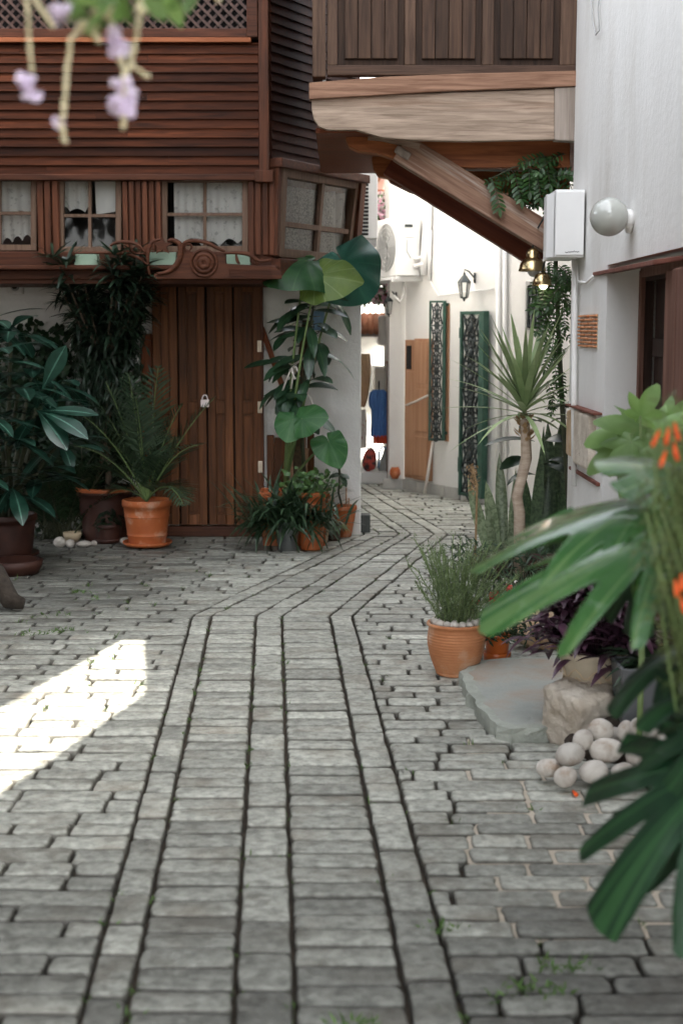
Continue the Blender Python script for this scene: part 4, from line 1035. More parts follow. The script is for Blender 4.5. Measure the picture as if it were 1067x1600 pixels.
lf.blade(P(60, 642, 10.0), V((.8, -.5, -.1)), V((0, -.8, 1)), .50, .13, n=7, droop=.5, fold=.1, prof='obo', sh=.7)
lf.blade(P(58, 640, 10.0), V((.6, -.5, -.45)), V((.2, -.8, .7)), .42, .14, n=7, droop=.4, fold=.1, prof='obo', sh=1)
lf.blade(P(66, 610, 10.0), V((.45, -.3, .8)), V((.2, -1, .1)), .40, .13, n=7, droop=.2, fold=.1, prof='obo', sh=1)
lf.build('foliage', 'leaf_blue', fr_); st.build('stem', 'stem_dark', fr_)
# dark undergrowth filling the corner between the pots
ug = thing('shade_fern', 'dense dark fern growing low between the frangipani and the oleander pot', 'fern', V((P(92, 800, 11.8).x, 11.86, 0)))
lf = MB(); s9 = MB(); 
for k in range(70):
    a = random.uniform(0, 6.28); frond(lf, ORG[ug.name]+V((random.gauss(0, .1), random.gauss(0, .04), .0)), V((math.cos(a), math.sin(a)*.7, random.uniform(.8, 2.4))), random.uniform(.7, 1.35), random.uniform(.6, 1.3), nl=26, ll=.13, wl=.018, ms=s9)
lf.build('foliage', 'leaf_dark', ug); s9.build('frond_stalks', 'stem_dark', ug)
# --- small potted plant between
c3_ = PZ(170, 847); s3 = M(1, c3_.y)
sp = thing('small_potted_plant', 'small grey green plant in a low dark pot left of the orange pot', 'potted plant', c3_)
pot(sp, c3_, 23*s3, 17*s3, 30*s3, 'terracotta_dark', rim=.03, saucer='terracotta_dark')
lf = MB()
for k in range(170):
    a = random.uniform(0, 6.28); b = c3_+V((math.cos(a)*random.uniform(0, .08), math.sin(a)*.05, 28*s3+random.uniform(0, .14)))
    lf.blade(b, V((math.cos(a), math.sin(a), random.uniform(-.4, 1))), V((0, 0, 1)), random.uniform(.06, .11), .03, n=3, droop=.9, prof='ell')
lf.build('foliage', 'leaf_oleander', sp)
# pale stones and a shallow bowl on the ground
def pebble(px, py, rx, rz, Y=None, z=None, label='', cat='stone', group=None, mat='pebble', name='pebble', yaw=0, seed=1, nz=.035):
    c = PZ(px, py, z)
    s = M(1, c.y); rx *= s; rz *= s
    o = MB().blob((0, 0, 0), rx, rx*.85, rz, nz=nz, seed=seed, seg=20, rings=12).build(name, mat, None, org=(0, 0, 0))
    o.location = c; ORG[o.name] = c; o.rotation_euler = (0, yaw, random.uniform(-.4, .4)); return tag(o, label, cat, group)
for i, (px, py, rx, rz, lb) in enumerate(((94, 834, 9, 8, 'buff round stone, leftmost of those on the ground by the dark pots'), (110, 836, 7, 6, 'round buff stone beside the leftmost one under the shallow bowl'), (132, 837, 11, 5, 'flat white stone in front of the shallow clay bowl'), (147, 836, 5, 4, 'smallest pale stone, right of the flat white one'), (196, 832, 8, 5, 'pale stone against the orange pot of the palm'))):
    pebble(px, py+13, rx*1.1, rz*1.1, z=M(rz, 11.9)*.9, label=lb, group='pale stones on the ground left of the gate', seed=i, name='pale_stone')
cb = PZ(114, 846); sB = M(1, cb.y)
tag(MB().lathe([(0, 0), (10*sB, 0), (14*sB, 9*sB), (15*sB, 15*sB), (13*sB, 15*sB), (12*sB, 8*sB), (0, 6*sB)], 24, cb).build('clay_bowl', 'cream_pot', None, org=cb), 'shallow buff clay bowl on the ground behind the pale stones', 'bowl')
# log and rocks at the left edge
a_, b_ = PZ(-30, 920, .09), PZ(38, 944, .05)
lg = thing('tree_log', 'rough brown log lying on the paving at the left edge', 'log', b_)
MB().tube([P(-60, 870, a_.y), P(-8, 897, a_.y-.15), b_+V((-.08, 0, .02)), b_], [.07, .075, .06, .035], n=12).build('log_body', 'log_bark', lg)
qp = PZ(12, 905, .0)
tag(MB().lathe([(0, 0), (.16, 0), (.19, .05), (.20, .10), (.17, .10), (.15, .05), (0, .04)], 28, qp+V((0, .25, 0))).build('clay_dish', 'terracotta_dark', None, org=qp+V((0, .25, 0))), 'wide dark clay dish on the ground beside the log', 'dish')

# ================================================================ TALL PLANT GROUP RIGHT OF THE GATE
YT = 11.55
def heart(k=.62):
    def f(phi):
        a = abs(phi)
        if a < 2.35: return lerp(1, k, min(1, a/1.15)**.58) if a < 1.15 else lerp(k, k*.92, (a-1.15)/1.2)
        return lerp(k*.92, .12, ((a-2.35)/.79)**1.6)
    return f
ct = V((P(452, 800, YT).x, YT, 0)); sT = M(1, YT)
ear = thing('elephant_ear', 'tall elephant ear with huge heart shaped leaves in a long terracotta trough', 'potted plant', ct)
tx0, tx1 = P(412, 780, YT).x, P(508, 780, YT).x
tz0, tz1 = 0.0, P(450, 766, YT).z
m = MB(); 
def trough(m, x0, x1, y0, y1, z0, z1, t=.02, flare=.03):
    a = [V((x0, y0, z0)), V((x1, y0, z0)), V((x1, y1, z0)), V((x0, y1, z0))]; b = [V((x0-flare, y0-flare, z1)), V((x1+flare, y0-flare, z1)), V((x1+flare, y1+flare, z1)), V((x0-flare, y1+flare, z1))]
    c = [V((x0-flare+t, y0-flare+t, z1)), V((x1+flare-t, y0-flare+t, z1)), V((x1+flare-t, y1+flare-t, z1)), V((x0-flare+t, y1+flare-t, z1))]; d = [p+V((0, 0, -.06)) for p in c]
    m.add(a+b+c+d, [(3, 2, 1, 0)]+[(i, (i+1) % 4, 4+(i+1) % 4, 4+i) for i in range(4)]+[(4+i, 4+(i+1) % 4, 8+(i+1) % 4, 8+i) for i in range(4)]+[(8+i, 8+(i+1) % 4, 12+(i+1) % 4, 12+i) for i in range(4)]+[(12, 13, 14, 15)])
trough(m, tx0, tx1, YT-.12, YT+.16, tz0, tz1); m.box(tx0-.04, tx1+.04, YT-.165, YT-.145, tz1-.05, tz1)
m.build('trough', 'terracotta', ear, smooth=False, bevel=.006)
st = MB()
base = V((P(445, 775, YT).x, YT, tz1))
lfd, lfl, lft = MB(), MB(), MB()
def ears(mb, px, py, Y, d, up, L, k=.62, by=.5, bx_=.35, sh=.5, from_=None, w=.03, tw=0, r=.016):
    p = P(px, py, Y); mb.fan(p, d, up, L, heart(k), bendy=by, bendx=bx_, wav=w, sh=sh, na=72, twist=tw)
    st.tube(curve(from_ or base, p, .12, 10, (random.uniform(-.3, .3), -.2, .4)), [r*(1-.55*i/10) for i in range(11)], n=7)
ears(lfd, 478, 408, 11.3, V((-.75, -.75, -.25)), V((-.1, -.55, .8)), .46, .75, .6, .5, .2)
ears(lft, 535, 408, 11.45, V((.55, -.15, -.75)), V((.25, -1, .25)), .40, .85, .5, .35, .6, w=.05)
ears(lfl, 495, 432, 11.2, V((.85, -.5, -.02)), V((.1, -.85, .5)), .42, .55, .5, .5, .6)
ears(lfd, 458, 655, 11.2, V((-.25, -.5, -.75)), V((-.15, -.85, .5)), .21, .75, .4, .3, .9, r=.013)
ears(lfd, 472, 654, 11.1, V((.8, -.4, .15)), V((.0, -.8, .6)), .23, .7, .4, .4, .7, r=.013)
ears(lfd, 514, 690, 11.2, V((.35, -.3, -.7)), V((.35, -.9, .2)), .25, .62, .3, .3, .9, r=.013)
lfd.build('dark_leaves', 'leaf_ear', ear); lfl.build('lime_leaf', 'leaf_ear_lime', ear); lft.build('teal_leaf', 'leaf_ear_teal', ear); st.build('stalks', 'stem_green', ear)
# ficus on a moss pole
cf = V((P(470, 790, YT+.05).x, YT+.05, tz1-.045))
fi = thing('ficus', 'dark leaved rubber fig tied to a mossy pole behind the elephant ear', 'plant', cf)
MB().tube([cf, P(462, 640, YT+.05), P(468, 600, YT+.05), P(478, 500, YT+.05)], [.05, .045, .04, .03], n=10).build('moss_pole', 'moss_pole', fi)
st, lf = MB(), MB()
st.tube([cf+V((.04, -.03, 0)), P(470, 650, YT-.05), P(482, 540, YT-.05), P(492, 460, YT-.08)], [.018, .016, .013, .008], n=7)
for k in range(58):
    t = random.random(); p = P(468+24*t+random.gauss(0, 9), 640-180*t, YT-.05+random.uniform(-.05, .05)); a = random.uniform(0, 6.28)
    d = V((math.cos(a), math.sin(a)*.7-.25, random.uniform(-.5, .5))); st.tube([p, p+d.normalized()*.08], .004, n=4)
    lf.blade(p+d.normalized()*.07, d, V((0, -.4, 1)), random.uniform(.18, .36), random.uniform(.075, .125), n=6, droop=random.uniform(.2, 1.9), fold=.15, prof='ell')
for px, py, dx in ((520, 440, 1), (530, 450, 1), (525, 475, 1), (440, 485, -1), (445, 510, -1)):
    lf.blade(P(490, py+10, YT-.1), V((dx, -.3, .1)), V((0, -.5, 1)), .30, .075, n=6, droop=.5, fold=.15, prof='ell')
for k in range(7): lf.blade(P(455+k*3, 600+k*9, YT-.12), V((random.choice((-1, 1)), -.6, -.3)), V((0, -.7, 1)), .2, .10, n=6, droop=.9, fold=.1, prof='ell')
st.build('stem', 'stem_dark', fi); lf.build('foliage', 'leaf_ficus', fi)
# string round the pole
sg = MB(); kn = P(457, 571, YT-.17)
sg.tube([P(482, 553, YT-.12), P(470, 563, YT-.16), kn], .009).tube([kn, P(449, 590, YT-.17), P(441, 612, YT-.16)], .008).tube([kn, P(458, 588, YT-.18), P(455, 607, YT-.17)], .008)
sg.tube([kn, P(463, 575, YT-.19), P(468, 588, YT-.2), P(461, 592, YT-.2), P(456, 580, YT-.19), kn], .008).tube([kn, P(450, 566, YT-.14), P(448, 572, YT-.05)], .008)
sg.tube([P(470, 608, YT-.1), P(478, 612, YT-.12), P(486, 622, YT-.12), P(489, 640, YT-.1)], .007)
tag(sg.build('string', 'rope_white', None, org=kn), 'white string knotted round the ficus and its pole', 'string')
# geranium in the trough's right end pot
cg = V((P(487, 790, YT-.28).x, YT-.28, 0)); 
ge = thing('geranium', 'light green small leaved geranium in a terracotta pot behind the grass', 'potted plant', cg)
pot(ge, cg, 23*sT, 17*sT, P(487, 768, YT-.28).z, 'terracotta', rim=.04)
lf = MB(); st = MB(); gz_ = P(487, 768, YT-.28).z
for k in range(150):
    p = cg+V((random.gauss(0, .09), random.gauss(-.03, .06), gz_+random.uniform(-.02, .20)*random.random()**.4))
    lf.fan(p, rv(), V((random.gauss(0, .4), -.6, 1)), random.uniform(.025, .045), lambda f: .8+.1*math.cos(5*f), rings=(.6, 1), na=12, bendy=.3)
    if k % 6 == 0: st.tube([cg+V((0, 0, gz_-.05)), p], .003, n=4)
lf.build('foliage', 'leaf_geranium', ge); st.build('stem', 'stem_green', ge)
# right pot with a dark seedling and sticks
cr = PZ(535, 838); sr = M(1, cr.y)
se = thing('seedling_pot', 'terracotta pot holding a dark stemmed seedling and a ring of cane sticks', 'potted plant', cr)
pot(se, cr, 23*sr, 14*sr, 49*sr, 'terracotta', rim=.035, saucer=None)
st = MB(); tp = P(531, 742, cr.y); st.tube([cr+V((0, 0, 45*sr)), P(529, 770, cr.y), tp, P(529, 726, cr.y-.02), P(526, 721, cr.y-.02)], [.010, .009, .010, .014, .006], n=8); st.build('stem', 'stem_dark', se)
lf = MB()
for dx, dy, dz, L_ in ((-1, -.3, .05, .10), (1, -.2, -.1, .09), (.5, -.6, -.6, .13), (-.3, -.6, .1, .08), (.3, .4, .1, .08), (-.6, .3, .1, .09)): lf.blade(tp, V((dx, dy, dz)), V((0, -.5, 1)), L_, .06, n=5, droop=.5, prof='ell')
lf.build('foliage', 'leaf_dark', se)
sk_ = MB()
for x, y0, y1 in ((513, 793, 770), (521, 790, 752), (541, 790, 762), (545, 792, 778), (516, 790, 775)): sk_.tube([cr+V(((x-535)*sr, random.uniform(-.05, .05), 45*sr-.02)), P(x, y1, cr.y)], .007, n=5)
sk_.build('cane_sticks', 'cane', se)
# spiky grass in a zinc bucket
cb = PZ(449, 860); sb_ = M(1, cb.y)
bk = thing('spiky_plant', 'sprawling spiky green plant spilling out of a zinc bucket', 'potted plant', cb)
MB().lathe([(0, .003), (14*sb_, 0), (20*sb_, 44*sb_), (21*sb_, 45*sb_), (20*sb_, 47*sb_), (18*sb_, 46*sb_), (17*sb_, 36*sb_), (0, 36*sb_)], 32, cb).build('bucket', 'zinc', bk)
lf = MB(); hd = cb+V((0, 0, 44*sb_))
for k in range(420):
    a = random.uniform(0, 6.28); el = random.uniform(.1, 2.4); o_ = V((random.gauss(.03, .15), random.gauss(0, .07), 0))
    lf.blade(hd+o_+V((0, 0, random.uniform(-.05, .05))), V((math.cos(a), math.sin(a)*.8-.1, el)), V((0, 0, 1)), random.uniform(.2, .40)+.10*max(0, el-.8), random.uniform(.018, .032), n=5, droop=random.uniform(.4, 2.2), fold=.3, prof='strap')
for k in range(24):
    lf.blade(hd+V((random.uniform(-.25, -.1), -.05, .02)), V((random.uniform(-1, -.4), -.3, random.uniform(-.2, .6))), V((0, 0, 1)), random.uniform(.2, .34), .02, n=5, droop=1.6, fold=.3, prof='strap')
    lf.blade(hd+V((random.uniform(.1, .3), .02, .05)), V((random.uniform(.2, .7), -.4, random.uniform(.1, .9))), V((0, 0, 1)), random.uniform(.16, .3), .02, n=5, droop=1.8, fold=.3, prof='strap')
lf.build('foliage', 'leaf_grass', bk)
# small pots at its foot
for px, py, rt, rb, h, mt, lb, leaf in ((503, 848, 12.5, 8.5, 25, 'cream_pot', 'little cream pot between the zinc bucket and the brown pot', 'leaf_grass'), (522, 844, 12, 9, 26, 'terracotta_dark', 'little brown pot between the cream pot and the seedling pot', 'leaf_geranium'), (480, 849, 14, 10, 15, 'terracotta_dark', 'low brown bowl with dark plants beside the zinc bucket', 'leaf_grass'), (424, 838, 10, 8, 22, 'white_plastic', 'small white pot half hidden between the gate and the bucket', 'leaf_grass')):
    c = PZ(px, py); s = M(1, c.y); t = thing('small_pot', lb, 'potted plant', c, 'small pots in front of the tall plants')
    pot(t, c, rt*s, rb*s, h*s, mt, rim=.018, n=24); lf = MB()
    for k in range(90):
        a = random.uniform(0, 6.28); lf.blade(c+V((math.cos(a)*.04, math.sin(a)*.03, h*s-.02)), V((math.cos(a), math.sin(a), random.uniform(.1, 1.6))), V((0, 0, 1)), random.uniform(.05, .15), .014, n=3, droop=1.5, prof='lan')
    lf.build('foliage', leaf, t)

# ================================================================ THINGS ALONG THE LANE
def lantern(c, arm_to, s, label):
    t = thing('wall_lantern', label, 'lantern', arm_to, 'iron wall lanterns along the lane'); c = V(c)
    MB().lathe([(0, .34*s), (.02*s, .33*s), (.03*s, .28*s), (.05*s, .26*s), (.13*s, .15*s), (.135*s, .135*s), (0, .135*s)], 6, c).build('lantern_cap', 'dark_iron', t, smooth=False)
    m = MB()
    for k in range(6):
        a = 6.283*k/6; m.bar(c+V((math.cos(a)*.125*s, math.sin(a)*.125*s, .14*s)), c+V((math.cos(a)*.075*s, math.sin(a)*.075*s, -.16*s)), .014*s, .014*s)
    m.lathe([(0, -.24*s), (.02*s, -.23*s), (.03*s, -.19*s), (.08*s, -.17*s), (.08*s, -.155*s), (0, -.155*s)], 6, c); m.build('lantern_frame', 'dark_iron', t, smooth=False)
    MB().lathe([(.07*s, -.155*s), (.118*s, .137*s)], 6, c).build('glass', 'pane_glass', t, smooth=False)
    a_ = V(arm_to); m = MB(); top = c+V((0, 0, .34*s))
    m.tube([top, top+V((0, 0, .05*s)), top.lerp(a_, .45)+V((0, 0, .06*s)), a_], [.014*s, .012*s, .016*s, .02*s], n=6).bar(a_+V((0, 0, -.1*s)), a_+V((0, 0, .1*s)), .05*s, .03*s)
    m.build('arm', 'dark_iron', t)
pw = PL(741, 434, .01); cl_ = P(725, 452, pw.y-.12)
lantern(cl_, pw, M(34, pw.y)/.42*.95, 'dark green iron lantern on a bracket between the shutter and the iron gate')
pw = P(619, 463, L0.y-.02); lantern(P(608, 480, L0.y+.05), pw+V((.0, .0, 0)), M(32, pw.y)/.5, 'iron lantern at the wall corner under the flower box')

def grille(name, label, cat, A, B, z0, z1, th, fw, fw2, n_rep, mat_panel=None, group=None):
    """An iron leaf of scrollwork between ground points A and B."""
    t = thing(name, label, cat, (A.x, A.y, z0)); d = (B-A); wd_ = d.length; d = d/wd_; n = V((d.y, -d.x, 0))
    if n.y > 0: n = -n
    def q(u, z): return V((A.x, A.y, 0))+d*u+V((0, 0, z))
    m = MB().bar(q(fw/2, z0), q(fw/2, z1), fw, th, up=n).bar(q(wd_-fw2/2, z0), q(wd_-fw2/2, z1), fw2, th, up=n).bar(q(fw, z0+fw/2), q(wd_-fw2, z0+fw/2), fw, th*.9, up=n).bar(q(fw, z1-fw/2), q(wd_-fw2, z1-fw/2), fw, th*.9, up=n)
    m.build('frame', 'green_iron', t, smooth=False, bevel=.004)
    if mat_panel: MB().bar(q(fw, (z0+z1)/2)-n*.0, q(wd_-fw2, (z0+z1)/2)-n*.0, z1-z0-2*fw, .006, up=n).build('backing_sheet', mat_panel, t, smooth=False)
    s = MB(); cx = (fw+wd_-fw2)/2; hw = (wd_-fw-fw2)/2*.92; H_ = (z1-z0-2*fw)/n_rep; r = max(.010, hw*.105); o = n*.016
    for k in range(n_rep):
        zb = z0+fw+k*H_
        for sg in (-1, 1):
            s.tube([q(cx, zb+H_*.03)+o, q(cx+sg*hw*.45, zb+H_*.2)+o, q(cx+sg*hw*.15, zb+H_*.42)+o, q(cx, zb+H_*.5)+o], r, n=5)
            s.tube([q(cx, zb+H_*.97)+o, q(cx+sg*hw*.45, zb+H_*.8)+o, q(cx+sg*hw*.15, zb+H_*.58)+o, q(cx, zb+H_*.5)+o], r, n=5)
            for zc, up_ in ((.25, 1), (.75, -1)):
                pts = []
                for i in range(13):
                    a = i/12*4.6; rr = hw*.36*(1-i/12*.75); pts.append(q(cx+sg*(hw*.62-math.cos(a)*rr*.9), zb+H_*zc+up_*(math.sin(a)*rr*1.3))+o)
                s.tube(pts, r*.8, n=5)
            s.tube([q(cx+sg*hw*.98, zb+H_*.05)+o, q(cx+sg*hw*.6, zb+H_*.5)+o, q(cx+sg*hw*.98, zb+H_*.95)+o], r*.9, n=5)
        s.tube([q(cx, zb)+o, q(cx, zb+H_)+o], r*.8, n=5)
        s.tube([q(cx+math.cos(a)*hw*.42, zb+math.sin(a)*hw*.5)+o for a in [6.2832*i/12 for i in range(13)]], r*.8, n=5, cap=False).tube([q(cx-hw, zb)+o, q(cx+hw, zb)+o], r*.7, n=5)
        if hw > .05: s.blob(q(cx, zb)+o, r*2, r*2, r*2, seg=8, rings=6)
        s.blob(q(cx, zb+H_*.5)+o, r*2.4, r*2.4, r*3.4, seg=8, rings=6)
    s.build('scrollwork', 'dark_iron', t); return t, q, n
pr_ = PL(696, 580); A_ = P(670, 580, pr_.y-.02); B_ = P(696, 580, pr_.y-.06)
t, q, n = grille('window_shutter', 'narrow green iron shutter of scrollwork standing open before the brown door', 'shutter', V((A_.x, A_.y, 0)), V((B_.x, B_.y, 0)), P(690, 688, pr_.y).z, P(690, 470, pr_.y).z, .04, M(3, pr_.y), M(5, pr_.y), 6)
MB().bar(V((B_.x, B_.y, P(0, 476, pr_.y).z)), V((B_.x+.07, B_.y+.08, P(0, 476, pr_.y).z)), .03, .03).build('hinge', 'green_iron', t, smooth=False); MB().bar(V((B_.x, B_.y, P(0, 676, pr_.y).z)), V((B_.x+.07, B_.y+.08, P(0, 676, pr_.y).z)), .03, .03).build('hinge', 'green_iron', t, smooth=False)
ga, gb = PL(722, 620, .1), PL(757, 620, .02); gy = PZ(722, 776).y
ga = PL(721, 620, .07); gb = PL(758, 620, .07)
t, q, n = grille('iron_gate', 'tall green iron gate of scrollwork in the lane wall', 'gate', V((ga.x, ga.y, 0)), V((gb.x, gb.y, 0)), .06, P(740, 487, gy-.1).z, .07, M(5, gy), M(12, gy), 7, mat_panel='plaster_lane')
MB().bar(q(-.015, P(0, 528, gy).z), q(-.015, P(0, 512, gy).z), .04, .05).build('hinge', 'green_iron', t, smooth=False)
MB().bar(q(-.015, P(0, 732, gy).z), q(-.015, P(0, 710, gy).z), .04, .05).build('hinge', 'green_iron', t, smooth=False)
# broom stick
a_ = PZ(663, 772); b_ = PL(676, 690, .02)
tag(MB().tube([a_+V((0, -.05, .01)), b_], [.018, .014], n=8).build('broom_stick', 'rope_white', None, org=a_), 'pale wooden stick leaning on the lane wall below the green shutter', 'stick')

# air conditioners
def aircon(O, ax, ay, wd_, dp, ht, label, fan_u=.33, name='air_conditioner'):
    """O: lower front-left corner; ax runs along the fan face, ay from the fan face to the wall."""
    t = thing(name, label, 'air conditioner', O); O = V(O); up = V((0, 0, 1)); fn = -ay
    def q(u, v, z): return O+ax*u+ay*v+up*z
    MB().prism([q(0, 0, 0), q(wd_, 0, 0), q(wd_, dp, 0), q(0, dp, 0)], up*ht).build('casing', 'white_metal', t, smooth=False, bevel=.012)
    m = MB(); c = q(wd_*fan_u, -.012, ht*.5); R_ = ht*.41
    for r_ in (1, .82, .64, .46, .28): m.tube([c+ax*(math.cos(a)*R_*r_)+up*(math.sin(a)*R_*r_) for a in [6.2832*k/28 for k in range(29)]], .006, n=5, cap=False)
    for k in range(8): a = .785*k; m.tube([c, c+ax*(math.cos(a)*R_)+up*(math.sin(a)*R_)], .005, n=4)
    m.build('fan_grille', 'grey_plastic', t)
    c = q(wd_*fan_u, -.003, ht*.5); MB().add([c+ax*(math.cos(6.2832*k/28)*R_)+up*(math.sin(6.2832*k/28)*R_) for k in range(28)], [tuple(range(28))]).build('fan_opening', 'grey_plastic', t, smooth=False)
    m = MB()
    for k in range(9): z = ht*(.12+.085*k); m.bar(q(wd_*.82, -.004, z), q(wd_*.84, -.004, z+ht*.05), .012, .006, up=fn)
    m.build('louvre', 'grey_plastic', t, smooth=False)
    m = MB()
    for u in (.1, .9): m.bar(q(wd_*u, -.02, -.03), q(wd_*u, dp+.18, -.03), .05, .05).bar(q(wd_*u, dp+.16, -.03), q(wd_*u, dp+.16, .5), .05, .04)
    m.bar(q(.0, .02, -.02), q(wd_, .02, -.02), .04, .03); m.build('bracket', 'white_metal', t, smooth=False); return t, q
ya = L0.y-.45
cA = P(659, 431, ya); dW = -ld        # away along the wall
side = (ln_*-1)
O_ = P(619, 431, ya)
ht = P(619, 339, ya).z-O_.z
ax_ = (V((-.36, 1, 0))).normalized(); ay_ = V((ax_.y, -ax_.x, 0))
t, q = aircon(O_, ax_, ay_, .82, M(40, ya), ht, 'white air conditioner unit on a bracket above the brown door, side panel facing the courtyard')
mk = MB(); dp = M(40, ya)
mk.bar(q(-.004, dp*.34, ht*.855), q(-.004, dp*.66, ht*.855), .03, .006, up=-ax_); mk.build('side_handle', 'dark_iron', t, smooth=False)
mk = MB(); mk.bar(q(-.004, dp*.34, ht*.66), q(-.004, dp*.72, ht*.66), .008, .004, up=-ax_).tube([q(-.006, dp*.42, ht*.62), q(-.006, dp*.42, ht*.42), q(-.006, dp*.6, ht*.3)], .004, n=5); mk.build('side_label', 'grey_plastic', t, smooth=False)
mk = MB()
for z in (.30, .18): mk.tube([q(-.01, dp*.72, ht*(z-.02)), q(-.07, dp*.95, ht*(z+.02)), q(-.03, dp*1.4, ht*(z+.05)), q(.06, dp*1.5, ht*z)], .02, n=7)
mk.build('pipe', 'white_plastic', t)
mk = MB().tube([q(.2, dp*.6, -.05), q(.2, dp*.62, -.2), q(.2, dp*.45, -.27), q(.2, dp*.2, -.2)], .018, n=7).build('drain_hose', 'white_plastic', t)
O2 = P(601, 432, ya+.95); aircon(O2, ax_, ay_, .8, M(36, ya), ht*.97, 'second white air conditioner unit just beyond the first on the lane wall')
# slatted outdoor unit on the wooden house's far side
Yd = 13.2; q0 = P(551, 376, Yd)
su = thing('slatted_aircon', 'white slatted air conditioner on the far side of the wooden house', 'air conditioner', q0)
x0, x1 = P(548, 300, Yd).x, P(590, 300, Yd).x; z0, z1 = P(0, 373, Yd).z, P(0, 268, Yd).z; xm = P(579, 300, Yd).x
MB().box(x0-.2, x1, Yd, Yd+.35, z0, z1).build('casing', 'white_metal', su, smooth=False, bevel=.01)
m = MB(); n = 16
for k in range(n): z = z0+.03+(z1-z0-.06)*k/n; m.box(x0-.1, xm-.02, Yd-.006, Yd-.001, z, z+(z1-z0)/n*.55)
m.build('slot', 'black_hole', su, smooth=False)
MB().box(x0-.2, x1-.01, Yd-.0, Yd+.35, z0-.06, z0-.005).build('base_tray', 'grey_plastic', su, smooth=False)
MB().tube([V((x0, Yd+.15, z0-.03)), V((x0-.05, Yd+.15, z0-.35))], .02).build('bracket', 'grey_plastic', su)
# flower boxes
def flowers(name, label, x0, x1, yb, yt, Y, group, drop=0):
    c = P((x0+x1)/2, yb, Y); t = thing(name, label, 'flower box', c, group)
    xa, xb = P(x0, yb, Y).x, P(x1, yb, Y).x
    m = MB(); trough(m, xa, xb, Y-.08, Y+.1, c.z, P(0, lerp(yb, yt, .35), Y).z, .015, .01); m.build('box', 'rust_board', t, smooth=False)
    fp, fw_, lf = MB(), MB(), MB()
    for k in range(150):
        p = V((random.uniform(xa, xb), Y-.05+random.gauss(0, .1), P(0, lerp(yb+drop, yt, random.uniform(.15, 1.05)), Y).z))
        for j in range(3): (fp if random.random() < .6 else fw_).fan(p+rv()*.02, rv(), V((0, -1, .5))+rv()*.5, random.uniform(.022, .04), lambda f: .8+.2*math.cos(5*f), rings=(.6, 1), na=10, bendy=.5)
        lf.blade(p+rv()*.04, rv(), V((0, -1, .6)), .07, .03, n=3, droop=.6)
    fp.build('pink_blossom', 'flower_pink', t); fw_.build('white_blossom', 'flower_white', t); lf.build('foliage', 'leaf_geranium', t)
flowers('flower_box', 'box of pink and white flowers high above the air conditioner', 583, 616, 352, 310, 17.6, 'flower boxes at the lane end')
flowers('flower_box', 'box of white flowers under the lintel of the far house', 580, 607, 330, 304, 17.9, 'flower boxes at the lane end')
flowers('flower_box', 'box of trailing pale flowers beside the corner lantern', 566, 606, 470, 438, 16.6, 'flower boxes at the lane end', drop=10)
# clothes hanging at the display
def garment(outline, Y, mat, name, label, parent=None, folds=5, amp=.03, th=.0):
    """A hanging cloth: outline given as rows (y, x0, x1), folded in depth."""
    m = MB(); n = 22; vs = []; fs = []
    for (py, xa, xb) in outline:
        for i in range(n+1):
            t = i/n; p = P(lerp(xa, xb, t), py, Y); k = (py-outline[0][0])/max(1, outline[-1][0]-outline[0][0])
            vs.append(p+V((0, amp*(.3+k)*math.sin(t*folds*6.28+py*.02)-.12*math.sin(math.pi*t)*.5, 0)))
    nv = len(vs); vs2 = [v+V((0, .06, 0)) for v in vs]
    for r_ in range(len(outline)-1):
        for i in range(n): a = r_*(n+1)+i; fs.append((a, a+n+1, a+n+2, a+1)); fs.append((nv+a, nv+a+1, nv+a+n+2, nv+a+n+1))
    m.add(vs+vs2, fs); o = m.build(name, mat, parent, org=None if parent else vs[0])
    return tag(o, label, 'clothes') if not parent else o
dr_ = thing('hanging_dress', 'blue dress with a red hem hanging at the shop front', 'dress', P(592, 650, 16.4))
garment([(609, 584, 600), (613, 578, 604), (622, 576, 607), (634, 576, 607), (640, 580, 606), (660, 580, 606), (676, 579, 607), (682, 579, 607)], 16.45, 'blue_cloth', 'dress_body', '', dr_)
garment([(680, 582, 607), (686, 583, 607), (693, 583, 606)], 16.43, 'red_cloth', 'hem', '', dr_)
MB().tube([P(592, 609, 16.5), P(592, 596, 16.6)], .01).build('hanger', 'dark_iron', dr_)
garment([(553, 562, 578), (570, 562, 580), (600, 562, 578), (625, 562, 574), (636, 562, 570)], 16.9, 'peach_cloth', 'hanging_cloth', 'peach coloured cloth hanging left of the blue dress')
garment([(640, 560, 571), (660, 560, 573), (680, 560, 573), (700, 560, 573)], 16.7, 'floral_cloth', 'floral_blouse', 'white blouse with small red print hanging below the peach cloth')
b0_ = P(577, 744, 16.35); b0_.z = .12
bg_ = thing('red_backpack', 'red and black patterned backpack standing on the shop step', 'bag', b0_)
sB = M(1, 16.35); rot = Matrix.Rotation(.18, 3, 'Y')
MB().blob(b0_+V((0, 0, 18*sB)), 11*sB, 8*sB, 19*sB, rot=rot, nz=.04, seed=4).build('bag_body', 'bag_red', bg_)
MB().blob(b0_+V((.02, -.05, 11*sB)), 8*sB, 5*sB, 9*sB, rot=rot, nz=.03, seed=5).build('front_pocket', 'bag_red', bg_)
MB().tube([b0_+V((-.02, -.01, 35*sB)), b0_+V((.0, -.02, 40*sB)), b0_+V((.03, -.01, 35*sB))], .01).build('handle', 'dark_iron', bg_)
b1 = P(599, 744, 16.35); b1.z = .12
bg2 = thing('grey_bag', 'grey shoulder bag with a blue strap beside the red backpack', 'bag', b1)
MB().prism([b1+V((x*sB, 0, z*sB)) for x, z in ((-9, 0), (8, 0), (7, 30), (3, 37), (-1, 28), (-8, 6))], (0, .12, 0)).build('bag_body', 'bag_grey', bg2, smooth=False, bevel=.02)
